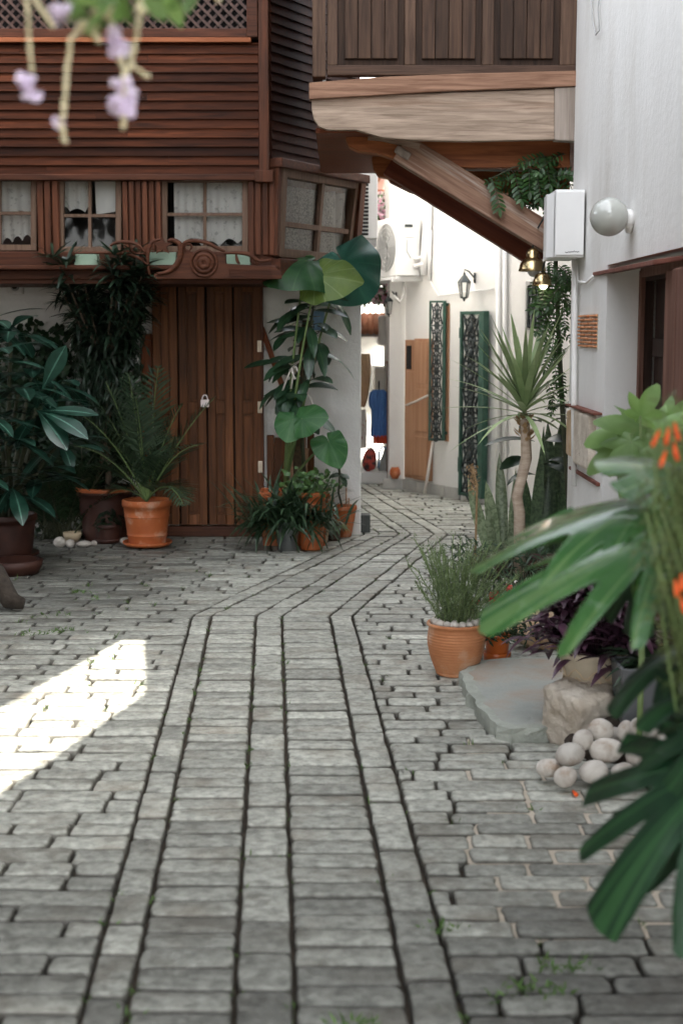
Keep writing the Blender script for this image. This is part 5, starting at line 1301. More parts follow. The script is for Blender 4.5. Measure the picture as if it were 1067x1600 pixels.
MB().tube([b1+V((-8*sB, -.02, 6*sB)), b1+V((-7*sB, -.03, 30*sB)), b1+V((-2*sB, -.03, 40*sB)), b1+V((4*sB, -.02, 36*sB))], .014).build('strap', 'blue_sign', bg2)
q = P(617, 742, L0.y-.02); q.z = zsk+.0
q.y = L0.y+.0
tag(MB().lathe([(0, 0), (.03, 0), (.06, .05), (.055, .10), (.035, .13), (.025, .12), (.04, .06), (0, .03)], 16, q+V((0, -.0, .0))).build('clay_jar', 'terracotta', None, org=q), 'little broken clay jar on the skirting ledge by the corner', 'jar')

# ================================================================ FIXTURES ON THE NEAR HOUSE
m0, m1 = PX(909, 400, W-.22), PX(853, 300, W-.22)
# meter box: its broad face looks along the lane towards us, hung on the corner
YMB = 8.68
bxz0, bxz1 = P(890, 402, YMB).z, P(890, 296, YMB).z
mb = thing('meter_box', 'white metal meter box mounted at the corner of the white house', 'box', (W-.1, YMB, bxz0))
x0, x1 = P(867, 350, YMB).x, W-.012
MB().box(x0, x1, YMB, YMB+.5, bxz0, bxz1).build('box_body', 'white_metal', mb, smooth=False, bevel=.006)
MB().prism([V((x0+.002, YMB-.012, bxz0+.012)), V((x1-.003, YMB-.012, bxz0+.012)), V((x1-.003, YMB-.012, bxz1-.012)), V((x0+.002, YMB-.012, bxz1-.012))], (0, .012, 0)).build('box_door', 'white_metal', mb, smooth=False, bevel=.004)
xs = P(853, 350, YMB+.1).x
MB().prism([V((x0-.004, YMB+.02, bxz0)), V((xs, YMB+.10, bxz0)), V((xs, YMB+.16, bxz0)), V((x0-.004, YMB+.14, bxz0))], (0, 0, bxz1-bxz0-.02)).build('side_flap', 'white_metal', mb, smooth=False, bevel=.004)
mk = MB(); a_ = V((lerp(x0, x1, .35), YMB-.013, bxz0+M(8, YMB)))
for k in range(9): mk.bar(a_+V((k*.0095, 0, random.uniform(-.006, .006))), a_+V((k*.0095+.008, 0, random.uniform(-.008, .008))), .004, .001, up=(0, -1, 0))
mk.build('marker_scribble', 'ink', mb, smooth=False)
pp = MB(); pp.tube([PX(897, 405, W-.03), PX(897, 470, W-.03), PX(896, 590, W-.03), PX(896, 760, W-.03)], .018).tube([PX(900, 408, W-.02), PX(903, 440, W-.015), PX(915, 442, W-.015), PX(926, 432, W-.015)], .008)
tag(pp.build('cable_duct', 'white_plastic', None, org=PX(897, 760, W-.03)), 'white cable duct running down the wall below the meter box', 'duct')
# globe lamp
g0 = PX(985, 352, W); gc = P(951, 339, g0.y-.05); r_ = M(29.5, gc.y)
gl = thing('globe_lamp', 'round frosted glass globe lamp on a wall arm above the doorway', 'lamp', g0)
MB().blob(gc, r_, r_, r_, seg=40, rings=24).build('globe', 'globe_glass', gl)
MB().tube([gc+V((r_*.82, .0, -.01)), gc+V((r_*1.12, .01, -.01))], [.045, .05], n=20).tube([gc+V((r_*1.12, .01, -.01)), V((W-.002, gc.y+.03, g0.z+.02))], [.03, .03], n=12).build('lamp_arm', 'white_plastic', gl)
MB().tube([V((W-.004, gc.y+.03, g0.z+.02)), V((W-.025, gc.y+.03, g0.z+.02))], .06, n=20).build('wall_plate', 'white_plastic', gl)
# brass bell lamps hanging off the bracket end
for px, py, rr, hh, Y, lb in ((831, 424, 21, 36, YB+.25, 'larger brass bell shaped lamp hanging under the bracket end'), (846, 446, 14.5, 20, YB+.18, 'smaller brass bell lamp with a lit bulb below the larger one')):
    c = P(px, py, Y); s = M(1, Y); bl = thing('bell_lamp', lb, 'lamp', c, 'brass bell lamps by the meter box'); R_, H_ = rr*s, hh*s
    pr = [(R_, 0), (R_*1.02, .003), (R_*.97, H_*.12), (R_*.9, H_*.35), (R_*.62, H_*.52), (R_*.45, H_*.58), (R_*.44, H_*.8), (R_*.34, H_*.93), (0, H_)] if rr > 16 else [(R_, 0), (R_*1.02, .003), (R_*.95, H_*.4), (R_*.72, H_*.8), (R_*.35, H_*.98), (0, H_)]
    MB().lathe(pr, 32, c).build('shade', 'brass', bl)
    MB().blob(c+V((.01, 0, .0)), R_*.45, R_*.45, R_*.42).build('bulb', 'bulb' if rr < 16 else 'white_plastic', bl)
    MB().tube([c+V((0, 0, H_)), c+V((.03, .02, H_+.12)), V((x0+.03, YMB+.3, c.z+H_+.25))], .006, n=6).build('cord', 'dark_iron', bl)

# ================================================================ VINE OVER THE CORNER
vr = V((1.60, YE+.45, 0)); vn = thing('climbing_vine', 'feathery green vine climbing behind the corner of the white house and under the balcony', 'vine', vr)
vs_, vl = MB(), MB()
def pinnate(m, ms, p, d, L, nl=7, ll=.05):
    p = V(p); d = V(d).normalized(); pts = [p.copy()]; st = L/nl
    for i in range(nl):
        d = (d+V((0, 0, -.10))).normalized(); p = p+d*st; pts.append(p.copy()); s = d.cross(V((.1, -.9, .3))).normalized()
        for sg in (-1, 1): m.blade(p, d*.5+s*sg, V((0, -.7, .6))+rv()*.3, ll*random.uniform(.8, 1.15), ll*.42, n=3, droop=.3, prof='ell')
    m.blade(p, d, V((0, -.7, .6)), ll*1.1, ll*.45, n=3); ms.tube(pts, .0025, n=4)
trunkpts = [vr, P(878, 640, YE+.4), P(872, 520, YE+.4), P(868, 420, YE+.42), P(866, 330, YE+.4), P(875, 262, YE+.35)]
vs_.tube(trunkpts, [.02, .018, .016, .015, .012, .008], n=7)
for k in range(30):   # below the box: falling curtain
    p = P(random.uniform(850, 884), random.uniform(405, 600)**1.0, YE+random.uniform(.2, .55)); pinnate(vl, vs_, p, V((random.gauss(-.2, .6), random.gauss(-.2, .4), -.9)), random.uniform(.12, .25), ll=.038)
for k in range(18): 
    p = P(random.uniform(858, 884), random.uniform(405, 470), YE+random.uniform(.2, .5)); pinnate(vl, vs_, p, V((random.gauss(-.2, .6), random.gauss(-.3, .4), -.5)), random.uniform(.12, .22), ll=.045)
for k in range(38):   # under the balcony
    px = random.triangular(800, 888, 880); py = random.uniform(235, 310)
    p = P(px, py, YE+random.uniform(.22, .5)); pinnate(vl, vs_, p, V((random.gauss(-.5, .7), random.gauss(-.4, .4), random.gauss(-.2, .5))), random.uniform(.14, .28), ll=.042)
for px, py in ((768, 278), (800, 265), (825, 250), (848, 240), (835, 262)):
    p = P(px, py, YE+.22); pinnate(vl, vs_, p, V((random.gauss(.2, .2), -.2, -1)), .2, ll=.06)
vs_.tube([P(880, 240, YE+.3), P(845, 250, YE+.25), P(800, 262, YE+.2), P(765, 280, YE+.2)], .005, n=5)
for k in range(12):
    p = P(random.uniform(800, 850), random.uniform(305, 335), YE+.45); pinnate(vl, vs_, p, V((random.gauss(-.6, .4), 0, random.gauss(0, .4))), .18, ll=.035)
vl.build('foliage', 'leaf_vine', vn); vs_.build('stem', 'stem_dark', vn)

# ================================================================ YUCCA, SNAKE PLANTS
cy = PZ(812, 925); 
yu = thing('yucca', 'slender yucca with a curved pale trunk and a crown of sword leaves', 'yucca', cy)
YY = cy.y
tp = P(819, 640, YY)
MB().tube([cy, P(811, 800, YY), P(807, 775, YY), P(815, 745, YY), P(822, 715, YY), P(821, 685, YY), P(819, 655, YY)], [.042, .038, .037, .036, .037, .034, .03], n=12).build('trunk', 'bark_pale', yu)
m = MB()
for k in range(26): 
    a = random.uniform(0, 6.28); z = random.random(); p = P(819, 652+38*z, YY); m.blade(p+V((math.cos(a)*.028, math.sin(a)*.028, 0)), V((math.cos(a), math.sin(a), 1.2)), V((math.cos(a), math.sin(a), 0)), .07, .04, n=2, droop=.2)
m.build('dead_husk', 'husk', yu)
lf = MB()
for k in range(60):
    a = 2.4*k; f = k/60; el = lerp(2.8, -.22, f); L_ = lerp(.60, .52, f)*random.uniform(.9, 1.12)
    lf.blade(tp+V((0, 0, .06-.10*f)), V((math.cos(a), math.sin(a), el)), V((0, 0, 1)), L_, random.uniform(.034, .047), n=7, droop=.15+.9*f*random.random(), fold=.25, prof='strap')
lf.build('foliage', 'leaf_yucca', yu)
def snake(px, py, top, w_, Y, pale, lean=(0, 0), sh=None, mb=None):
    b = P(px, py, Y); L_ = P(px, top, Y).z-b.z; mb.blade(b, V((lean[0], lean[1], 1)), V((random.uniform(-.3, .3), 1, 0)), L_, w_, n=10, droop=random.uniform(-.25, .1), fold=random.uniform(.15, .5), prof='snake', twist=random.uniform(-1.0, 1.0), sh=sh)
YS = 10.0
s1 = thing('pale_snake_plant', 'pale mottled snake plant at the left end of the planting', 'plant', V((P(770, 840, YS).x, YS, 0)))
m = MB()
for px, tpy, wv, ln in ((757, 728, .085, -.25), (768, 735, .08, -.12), (778, 698, .10, -.10), (792, 745, .08, .05), (764, 770, .07, -.2), (800, 728, .06, .02), (785, 760, .07, .1), (775, 790, .07, -.2)): snake(px+8, 868, tpy+random.uniform(-8, 12), wv*random.uniform(.85, 1.2), YS+random.uniform(-.15, .15), 1, (ln*.9+random.uniform(-.1, .1), random.uniform(-.2, .1)), mb=m)
m.build('foliage', 'leaf_snake_pale', s1); MB().lathe([(0, 0), (.14, 0), (.17, .16), (.15, .16), (.14, .12), (0, .12)], 24, ORG[s1.name]).build('pot', 'terracotta_dark', s1)
YS2 = 10.05
s2_ = thing('dark_snake_plant', 'tall dark banded snake plant right of the yucca trunk', 'plant', V((P(852, 850, YS2).x, YS2, 0)))
m = MB()
for px, tpy, wv, ln in ((843, 672, .09, -.02), (852, 640, .11, .06), (862, 700, .10, .02), (835, 720, .09, -.06), (868, 660, .10, .03), (846, 730, .09, .0), (872, 730, .09, .05), (830, 690, .07, -.05), (858, 745, .09, .03), (838, 760, .09, 0), (826, 745, .07, -.1)): snake(px, 875, tpy+random.uniform(-10, 25), wv*random.uniform(1.0, 1.5), YS2+random.uniform(-.15, .2), 0, (ln+random.uniform(-.12, .12), random.uniform(-.15, .15)), mb=m)
m.build('foliage', 'leaf_snake', s2_); MB().lathe([(0, 0), (.15, 0), (.19, .18), (.17, .18), (.16, .14), (0, .14)], 24, ORG[s2_.name]).build('pot', 'terracotta_dark', s2_)
ag = thing('broad_leaf_plant', 'dark broad leaved plant behind the yucca trunk', 'plant', V((P(825, 850, 10.1).x, 10.1, 0)))
m = MB(); MB().tube([ORG[ag.name], P(845, 720, 10.1)], [.03, .02]).build('stem', 'stem_dark', ag)
for px, py, dx, L_ in ((835, 690, -1, .34), (830, 720, -1, .30), (840, 730, .3, .26), (850, 690, .4, .2), (855, 720, .6, .25), (836, 742, -1, .25), (860, 660, .3, .3), (870, 690, .5, .25), (850, 640, .4, .25), (845, 660, -.4, .22), (866, 640, .2, .25)): m.blade(P(px, py, 10.05), V((dx, -.4, .25)), V((0, -.3, 1)), L_*random.uniform(.8, 1.2), .11, n=6, droop=random.uniform(.2, 1.2), fold=.3, prof='ell', sh=.2, twist=random.uniform(-.6, .6))
m.build('foliage', 'leaf_dark', ag)
hf = thing('dried_flower_stalk', 'dry brown flower stalk beside the pale snake plant', 'flower', V((P(742, 850, YS-.1).x, YS-.1, 0)))
m = MB(); MB().tube([ORG[hf.name], P(745, 760, YS-.1), P(738, 728, YS-.1)], .008).build('stem', 'husk', hf)
for k in range(120): t = random.random(); p = P(737+random.gauss(3*t, 4), 725+48*t, YS-.1+random.gauss(0, .02)); m.blade(p, rv(), rv(), .03, .012, n=2)
m.build('dry_petals', 'husk', hf)
# low green filling at their feet
lowp = thing('low_shrub', 'low green shrub at the foot of the snake plants', 'shrub', V((P(790, 880, 9.2).x, 9.2, 0)))
m, ms = MB(), MB()
for k in range(420):
    a = random.uniform(0, 6.28); b = ORG[lowp.name]+V((max(-.3, min(.4, random.gauss(0, .24))), random.gauss(0, .12), 0)); h_ = random.uniform(.1, .36)
    p = b+V((random.gauss(0, .05), random.gauss(0, .05), h_)); m.blade(p, rv()+V((0, -.2, .5)), rv(), random.uniform(.05, .12), .016, n=2, droop=.6, prof='lan')
    if k % 8 == 0: ms.tube([b, p], .004, n=4)
m.build('foliage', 'leaf_grass', lowp); ms.build('stem', 'stem_dark', lowp)

# ================================================================ POTS AND STONES ON THE RIGHT
c0 = PZ(712, 1052); s = M(1, c0.y)
rp = thing('rosemary_pot', 'big ribbed terracotta jar topped with white pebbles and planted with rosemary', 'potted plant', c0)
R_ = 47*s; Hh = 84*s
pr = [(0, .004), (R_*.66, 0), (R_*.69, .012)]
nb = 15
for i in range(nb*4+1):
    t = i/(nb*4); base_ = lerp(.69, .99, math.sin(min(1, t*1.25)*math.pi/2)) if t < .8 else lerp(.99, .955, (t-.8)/.2)
    pr.append((R_*base_*(1-.028*(abs(math.sin(t*nb*math.pi))**4)), .012+t*(Hh*.86-.012)))
pr += [(R_*.93, Hh*.89), (R_*.94, Hh*.92), (R_*1.0, Hh*.945), (R_*1.01, Hh*.97), (R_*.99, Hh*.995), (R_*.93, Hh), (R_*.88, Hh*.98), (R_*.86, Hh*.9)]
MB().lathe(pr, 56, c0).build('pot', 'terracotta_old', rp); MB().disc(c0+V((0, 0, Hh*.93)), R_*.88).build('soil', 'soil', rp)
lf, st = MB(), MB(); tc = c0+V((0, 0, Hh*.93))
for k in range(105):
    a = random.uniform(0, 6.28); r0 = random.uniform(0, .09); b = tc+V((math.cos(a)*r0+.0, math.sin(a)*r0, 0)); L_ = random.uniform(.18, .44)
    tipv = V((math.cos(a)*random.uniform(.0, .20)+.03, math.sin(a)*random.uniform(0, .2)+.03, L_)); pts = [b.lerp(b+tipv, i/7)+rv()*.008*(i > 0)+V((math.cos(a), math.sin(a), 0))*(.05*(i/7)**2) for i in range(8)]
    st.tube(pts, .0025, n=4)
    for i in range(1, 8):
        for j in range(9): lf.blade(pts[i]+rv()*.014, rv()*.8+V((0, 0, .7)), rv(), random.uniform(.018, .036), .0045, n=1, droop=.2, prof='cone')
lf.build('foliage', 'leaf_rosemary', rp); st.build('stem', 'stem_green', rp)
k = 0
for ring, (rr, nn) in enumerate(((R_*.72, 17), (R_*.5, 9))):
    for j in range(nn):
        a = 6.283*(j+.3*ring)/nn+.1; c = c0+V((math.cos(a)*rr, math.sin(a)*rr, Hh*.93+.022))
        if ring == 1 and j % 2: continue
        o = MB().blob((0, 0, 0), random.uniform(.022, .030), .021, random.uniform(.016, .021), nz=.04, seed=k, seg=12, rings=8).build('white_pebble', 'pebble', None, org=(0, 0, 0)); k += 1
        o.location = c; ORG[o.name] = c; o.rotation_euler = (0, 0, random.uniform(0, 3)); tag(o, 'small white pebble on the soil of the rosemary jar', 'pebble', 'white pebbles in the rosemary jar')
# orange glazed pot with red flowers
c1 = PZ(776, 1033); s = M(1, c1.y)
rf = thing('red_flower_pot', 'glossy orange pot in its saucer holding a plant with red flowers', 'potted plant', c1)
pot(rf, c1+V((0, 0, .01)), 21*s, 16*s, 42*s, 'glazed_orange', rim=.02, saucer=None, rimw=1.02)
MB().lathe([(0, 0), (17*s, 0), (21.5*s, 3*s), (22.5*s, 15*s), (21.5*s, 16*s), (20*s, 4*s), (0, 3*s)], 36, c1).build('saucer', 'glazed_orange', rf)
lf, fl = MB(), MB()
for k in range(520):
    p = c1+V((random.gauss(.02, .10), random.gauss(0, .08), 40*s+abs(random.gauss(0, .10)))); lf.blade(p, rv()+V((0, 0, .4)), rv(), random.uniform(.03, .06), .016, n=2, droop=.5)
for px, py, r_ in ((731, 958, .040), (772, 931, .034), (742, 940, .024), (767, 941, .018), (795, 918, .022), (786, 934, .015)):
    c = P(px, py, c1.y-.16)
    for j in range(22): fl.fan(c+rv()*r_*.25, rv(), V((0, -.8, .6))+rv()*.6, r_*random.uniform(.6, 1), lambda f: .9, rings=(.5, 1), na=10, bendy=.9)
    lf.tube([c1+V((0, 0, 40*s)), c+V((0, .02, -.02))], .003, n=4)
lf.build('foliage', 'leaf_dark', rf); fl.build('red_blossom', 'flower_red', rf)
wf = MB()
for k in range(16): c = P(random.choice((748, 755, 790, 800, 797)), random.uniform(905, 962), c1.y-.06)+rv()*.02; wf.fan(c, rv(), V((0, -.8, .5)), .011, lambda f: .9, rings=(1,), na=8)
wf.build('white_blossom', 'flower_white', rf)
from mathutils import noise as bnoise
def rock(px, py, rx, ry, rz, mat, name, label, seed, nz=.10, z=None, rot=None, boxy=0, amp=.16):
    c = PZ(px, py); c.z = rz*.8 if z is None else z; rng = random.Random(seed)
    m = MB().blob((0, 0, 0), rx, ry, rz, nz=nz, seed=seed, seg=72, rings=46)
    planes = [(rv_.normalized(), rng.uniform(.62, .9)+.62*boxy) for rv_ in [V((rng.gauss(0, 1), rng.gauss(0, 1), rng.gauss(0, .7))) for _ in range(15)]]
    out = []
    for v in m.v:   # chip flat facets off the lump
        n_ = V((v[0]/rx, v[1]/ry, v[2]/rz))
        if boxy: n_ = n_.lerp(n_/((abs(n_.x)**9+abs(n_.y)**9+abs(n_.z)**9)**(1/9)), boxy)
        for pn, d in planes:
            k_ = n_.dot(pn)
            if k_ > d: n_ = n_-pn*(k_-d)*.9
        n_ *= 1+amp*bnoise.fractal(V(n_)*2.4+V((seed, 0, 0)), .9, 2.1, 5)+rng.gauss(0, .006); out.append((n_.x*rx, n_.y*ry, n_.z*rz))
    m.v = out; o = m.build(name, mat, None, org=(0, 0, 0)); o.location = c; ORG[o.name] = c
    if rot: o.rotation_euler = rot
    return tag(o, label, 'rock')
rock(838, 1012, .19, .13, .12, 'tan_stone', 'rough_rock', 'rough crystalline tan rock behind the paving slab', 3, .12)
rock(862, 985, .13, .12, .20, 'rock', 'rough_rock', 'upright pale rock half hidden behind the purple plant', 8, .12)
rock(908, 1160, .125, .14, .135, 'limestone', 'boulder', 'squarish pale limestone boulder beside the pile of white stones', 21, .03, z=.12, boxy=.97, amp=.11, rot=(.12, -.08, .5))
# flat slab
sl_ = [(719, 1049), (733, 1040), (757, 1031), (800, 1027), (880, 1026), (930, 1030), (960, 1100), (930, 1128), (852, 1137), (800, 1139), (777, 1133), (762, 1118), (747, 1103), (731, 1080), (724, 1066)]
zsb = .062; rng = random.Random(5); top = [PZ(x, y, zsb) for x, y in sl_]; dense = []
for i in range(len(top)):
    a, b = top[i], top[(i+1) % len(top)]; nseg = max(1, int((b-a).length/.05))
    for k_ in range(nseg): dense.append(a.lerp(b, k_/nseg)+V((rng.gauss(0, .004), rng.gauss(0, .004), 0)))
cen = sum(dense, V((0, 0, 0)))/len(dense)
slab_t = thing('stone_slab', 'large flat grey green paving slab with a chipped pale edge by the rosemary jar', 'stone slab', V((cen.x, cen.y, 0)))
ins = [p+(cen-p).normalized()*(.035+rng.uniform(0, .03)) for p in dense]; k = len(dense)
mid = [p+(p-cen).normalized()*rng.uniform(-.012, .016)+V((0, 0, -.025+rng.uniform(-.008, .008))) for p in dense]; low = [V((p.x, p.y, -.03)) for p in mid]
MB().add([p+V((0, 0, .004)) for p in ins], [tuple(range(k))[::-1] if (ins[1]-ins[0]).cross(ins[2]-ins[1]).z < 0 else tuple(range(k))]).build('slab_top', 'slab_stone', slab_t, smooth=False)
MB().add([p+V((0, 0, .004)) for p in ins]+dense+mid+low, [(L_*k+i, L_*k+(i+1) % k, (L_+1)*k+(i+1) % k, (L_+1)*k+i) for L_ in range(3) for i in range(k)]).build('slab_edge', 'slab_edge', slab_t, smooth=False)
# white stones
PEB = [(858, 1200, 22, 15, .06, 'long white stone at the left end of the front row'), (883, 1214, 19, 17, .06, 'squat white stone in the middle of the front row, nearest the path'), (891, 1179, 24, 20, .14, 'big egg shaped white stone leaning on the boulder'), (927, 1206, 24, 20, .065, 'broad white stone second from the right in the front row'), (947, 1172, 29, 19, .15, 'large oblong white stone on top of the front row'), (976, 1210, 23, 19, .065, 'white stone at the front partly under the drooping leaf'), (910, 1156, 17, 17, .20, 'round white stone against the top of the boulder'), (938, 1140, 21, 18, .23, 'white stone high on the heap under a leaf tip'), (1002, 1178, 27, 19, .15, 'veined white stone lying right of the large oblong one'), (1005, 1138, 24, 21, .24, 'big round white stone at the top of the heap'), (976, 1142, 13, 17, .22, 'narrow white stone between the two topmost ones'), (1042, 1132, 25, 18, .24, 'white stone at the top right of the heap'), (1030, 1156, 13, 10, .19, 'smallest white stone wedged below the topmost ones'), (1040, 1200, 25, 17, .12, 'white stone at the right end half behind leaves'), (960, 1150, 18, 14, .16, 'white stone sunk in the middle of the heap'), (1022, 1210, 20, 14, .08, 'white stone low on the right under the leaves')]
for i, (px, py, rx, rz, z, lb) in enumerate(PEB):
    pebble(px, py, rx, rz, z=z*.75+.01, label=lb, cat='stone', group='white stones heaped by the boulder', name='white_stone', yaw=random.uniform(-.3, .3), seed=40+i, nz=.065)
hp = MB(); c = PZ(985, 1185); hp.blob(c+V((.10, .10, .02)), .36, .22, .15, nz=.05, seed=2); tag(hp.build('soil_mound', 'soil', None, org=c), kind='structure')
# purple plant in the pale patterned pot
cp_ = PZ(925, 1100); cp_.y = 6.05; cp_.x = P(930, 1080, 6.05).x; cp_.z = 0
s = M(1, cp_.y)
pu = thing('purple_plant', 'purple leaved trailing plant in a pale patterned bowl shaped pot', 'potted plant', cp_)
H2 = P(930, 1012, cp_.y).z
MB().lathe([(0, 0), (.10, 0), (.105, .02), (.12, H2*.45), (.15, H2*.8), (.165, H2*.93), (.172, H2*.95), (.172, H2), (.155, H2), (.15, H2*.9), (0, H2*.9)], 40, cp_).build('pot', 'pale_pot', pu)
m = MB()
for j in range(2):
    pts = []
    for k in range(49): a = 6.283*k/48; pts.append(cp_+V((math.cos(a)*(.150+.006*0), math.sin(a)*.150, H2*(.66+.10*j)+.02*math.sin(a*10)))*1.0)
    rad = .141 if j == 0 else .153
    pts = [V((cp_.x+(p.x-cp_.x)/.150*rad, cp_.y+(p.y-cp_.y)/.150*rad, p.z)) for p in pts]; m.tube(pts, .004, n=5, cap=False)
m.build('pot_pattern', 'cream_pot', pu)
lf, st = MB(), MB()
for k in range(84):
    a = random.uniform(0, 6.28); rr = random.uniform(.02, .27); tp = cp_+V((math.cos(a)*rr*1.05, math.sin(a)*rr*.8, H2+.03+.26*(1-rr/.27)+random.uniform(-.05, .09)))
    st.tube([cp_+V((math.cos(a)*.05, math.sin(a)*.05, H2*.9)), tp], .005, n=5); a0 = random.random()*6
    for j in range(7): b = a0+j*2.2; lf.blade(tp+V((0, 0, -.012*j)), V((math.cos(b), math.sin(b), random.uniform(-.1, .9))), V((0, 0, 1)), random.uniform(.11, .18), random.uniform(.036, .050), n=5, droop=random.uniform(.4, 1.3), fold=.35, prof='lan')
lf.build('foliage', 'leaf_purple', pu); st.build('stem', 'leaf_purple', pu)
# dark grey pot and clay saucer behind the stones
cg_ = V((P(1010, 1080, 5.75).x, 5.75, 0)); gp = thing('grey_pot', 'dark grey square pot against the white wall behind the stones', 'pot', cg_)
m = MB(); trough(m, cg_.x-.11, cg_.x+.11, cg_.y-.1, cg_.y+.1, 0, P(0, 1035, 5.75).z, .015, .02); m.build('pot_body', 'grey_pot', gp, smooth=False, bevel=.006)
lf = MB()
for k in range(60): a = random.uniform(0, 6.28); lf.blade(cg_+V((0, 0, P(0, 1040, 5.75).z)), V((math.cos(a), math.sin(a), random.uniform(.2, 1.5))), V((0, 0, 1)), random.uniform(.12, .26), .03, n=4, droop=1.2, prof='lan')
lf.build('foliage', 'leaf_dark', gp)
# pale green leafed plant by the doorway
ch = V((P(1005, 900, 5.3).x, 5.3, 0)); hb_ = thing('hibiscus', 'light green lobed leaves of a young shrub in front of the doorway', 'shrub', ch)
lf, st = MB(), MB()
def maple(f):
    best = .22
    for c, l, w_ in ((0, 1, .55), (1.0, .72, .5), (-1.0, .72, .5), (1.9, .5, .6), (-1.9, .5, .6)):
        best = max(best, l*(1-(abs(f-c)/w_)*.55) if abs(f-c) < w_*1.3 else 0)
    return best
for px, py, dx, dz, L_ in ((1000, 668, -.9, .25, .17), (985, 690, -.6, -.7, .14), (1005, 700, .3, -.8, .17), (1020, 672, .7, .4, .15), (1015, 690, .8, -.5, .16), (975, 672, -1, -.2, .15), (1035, 700, .5, -.7, .16), (1000, 650, .3, .8, .12), (990, 725, -.3, -.9, .14), (1040, 660, .5, .5, .14), (1025, 735, .2, -1, .15), (960, 700, -.8, -.6, .13), (1010, 715, -.1, -1, .12)):
    p = P(px, py, 5.15+random.uniform(-.1, .15)); lf.fan(p, V((dx, -.35, dz)), V((.1*dx, -.8, .7)), L_*1.15, maple, bendy=.5, bendx=.5, na=60, sh=random.random()); st.tube(curve(ch+V((0, 0, .6)), p, .04), .005, n=5)
st.tube([ch, ch+V((0, 0, .65))], .012); lf.build('foliage', 'leaf_hib', hb_); st.build('stem', 'stem_green', hb_)

# ================================================================ NEAR PLANTS: SWISS CHEESE PLANT AND FIRECRACKER BUSH
cm_ = V((1.35, 3.35, 0)); mon = thing('monstera', 'large split leaved monstera with glossy drooping leaves at the right edge', 'potted plant', cm_)
pot(mon, cm_, .26, .20, .42, 'terracotta', rim=.06)
def mshape(f): 
    a = abs(f); return (1-.40*(a/1.9)**1.2) if a < 1.9 else lerp(.60, .20, ((a-1.9)/1.24)**1.5)
def mk_notch(n=6, seed=0, depth=.38, width=.17):
    rng = random.Random(seed); cuts = []
    for sg in (-1, 1):
        for i in range(n): cuts.append((sg*(.28+i*.36+rng.uniform(-.06, .06)), depth*rng.uniform(.8, 1.3), width*rng.uniform(.6, 1.2)))
    def f(phi, r_):
        lim = 9
        for c, dpt, wd_ in cuts:
            x = abs(phi-c)/(wd_*.5)
            if x < 1: lim = min(lim, dpt+(1-dpt)*x**1.5)
        return lim
    return f
lf, lfd, st = MB(), MB(), MB(); root = cm_+V((0, 0, .5))
RG = (.12, .25, .38, .5, .62, .72, .82, .91, 1)
def mslim(f):
    a = abs(f); return (1-.55*(a/1.7)**.9) if a < 1.7 else lerp(.45, .16, ((a-1.7)/1.44)**1.4)
def mleaf(mb, base, d, up, L, by, bx_, seed, sh=.5, depth=.36, width=.2, n=6, tw=0, shape=None):
    random.seed(seed); mb.fan(base, d, up, L, shape or mshape, rings=RG, na=220, bendy=by, bendx=bx_, wav=.025, sh=sh, notch=mk_notch(n, seed, depth, width), twist=tw)
    st.tube(curve(root, base, .12, 10, (.2, .1, 1)), .009, n=7)
mleaf(lf, P(1015, 783, 3.3), V((-.955, -.08, -.16)), V((-.18, -.20, .97)), .46, .45, .7, 11, .75, .5, .30, 5, shape=mslim)
mleaf(lf, P(1055, 826, 3.15), V((-.90, -.12, -.30)), V((-.32, -.36, .88)), .50, .38, .5, 21, .55, .42, .32, 6, shape=mslim)
mleaf(lf, P(1040, 810, 3.6), V((-.93, -.1, -.2)), V((-.1, -.12, 1)), .40, .8, .9, 12, .4, .45, .3, 6, shape=mslim)
mleaf(lf, P(1085, 745, 3.3), V((-.85, -.1, .30)), V((.25, -.30, .9)), .24, .5, .5, 13, .6, .6, .1, 4)
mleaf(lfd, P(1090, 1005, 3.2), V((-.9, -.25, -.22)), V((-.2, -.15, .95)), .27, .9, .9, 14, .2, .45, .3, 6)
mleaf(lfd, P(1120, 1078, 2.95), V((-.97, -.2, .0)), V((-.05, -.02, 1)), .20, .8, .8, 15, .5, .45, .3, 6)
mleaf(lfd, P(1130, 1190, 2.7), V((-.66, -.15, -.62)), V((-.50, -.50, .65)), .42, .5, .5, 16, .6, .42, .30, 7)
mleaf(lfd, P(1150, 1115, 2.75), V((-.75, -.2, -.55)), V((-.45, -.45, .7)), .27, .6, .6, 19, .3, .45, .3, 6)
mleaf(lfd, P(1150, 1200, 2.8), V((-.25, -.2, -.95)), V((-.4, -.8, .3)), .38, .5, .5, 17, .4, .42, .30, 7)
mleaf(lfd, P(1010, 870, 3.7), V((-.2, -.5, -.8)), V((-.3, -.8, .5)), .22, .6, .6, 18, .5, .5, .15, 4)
random.seed(99)
lf.build('bright_leaves', 'leaf_mon', mon); lfd.build('dark_leaves', 'leaf_mon_dark', mon); st.build('leaf_stalks', 'stem_green', mon)
cfk = V((.98, 3.0, 0)); fk = thing('firecracker_bush', 'feathery olive green bush with orange tubular flowers at the right edge', 'bush', cfk)
lf, st, fl = MB(), MB(), MB()
for k in range(100):
    tp = P(random.triangular(995, 1140, 1095), random.uniform(630, 965), 2.95+random.uniform(-.15, .2)); b = cfk+V((random.gauss(0, .06), random.gauss(0, .06), .3)); pts = curve(b, tp, .12, 9, (random.uniform(-.6, .2), 0, 1)); st.tube(pts, .0025, n=4)
    for p in pts[4:]:
        for j in range(14): lf.blade(p+rv()*.04, rv()+V((-.1, 0, -.3)), rv(), random.uniform(.02, .045), .0035, n=1, droop=.2, prof='cone')
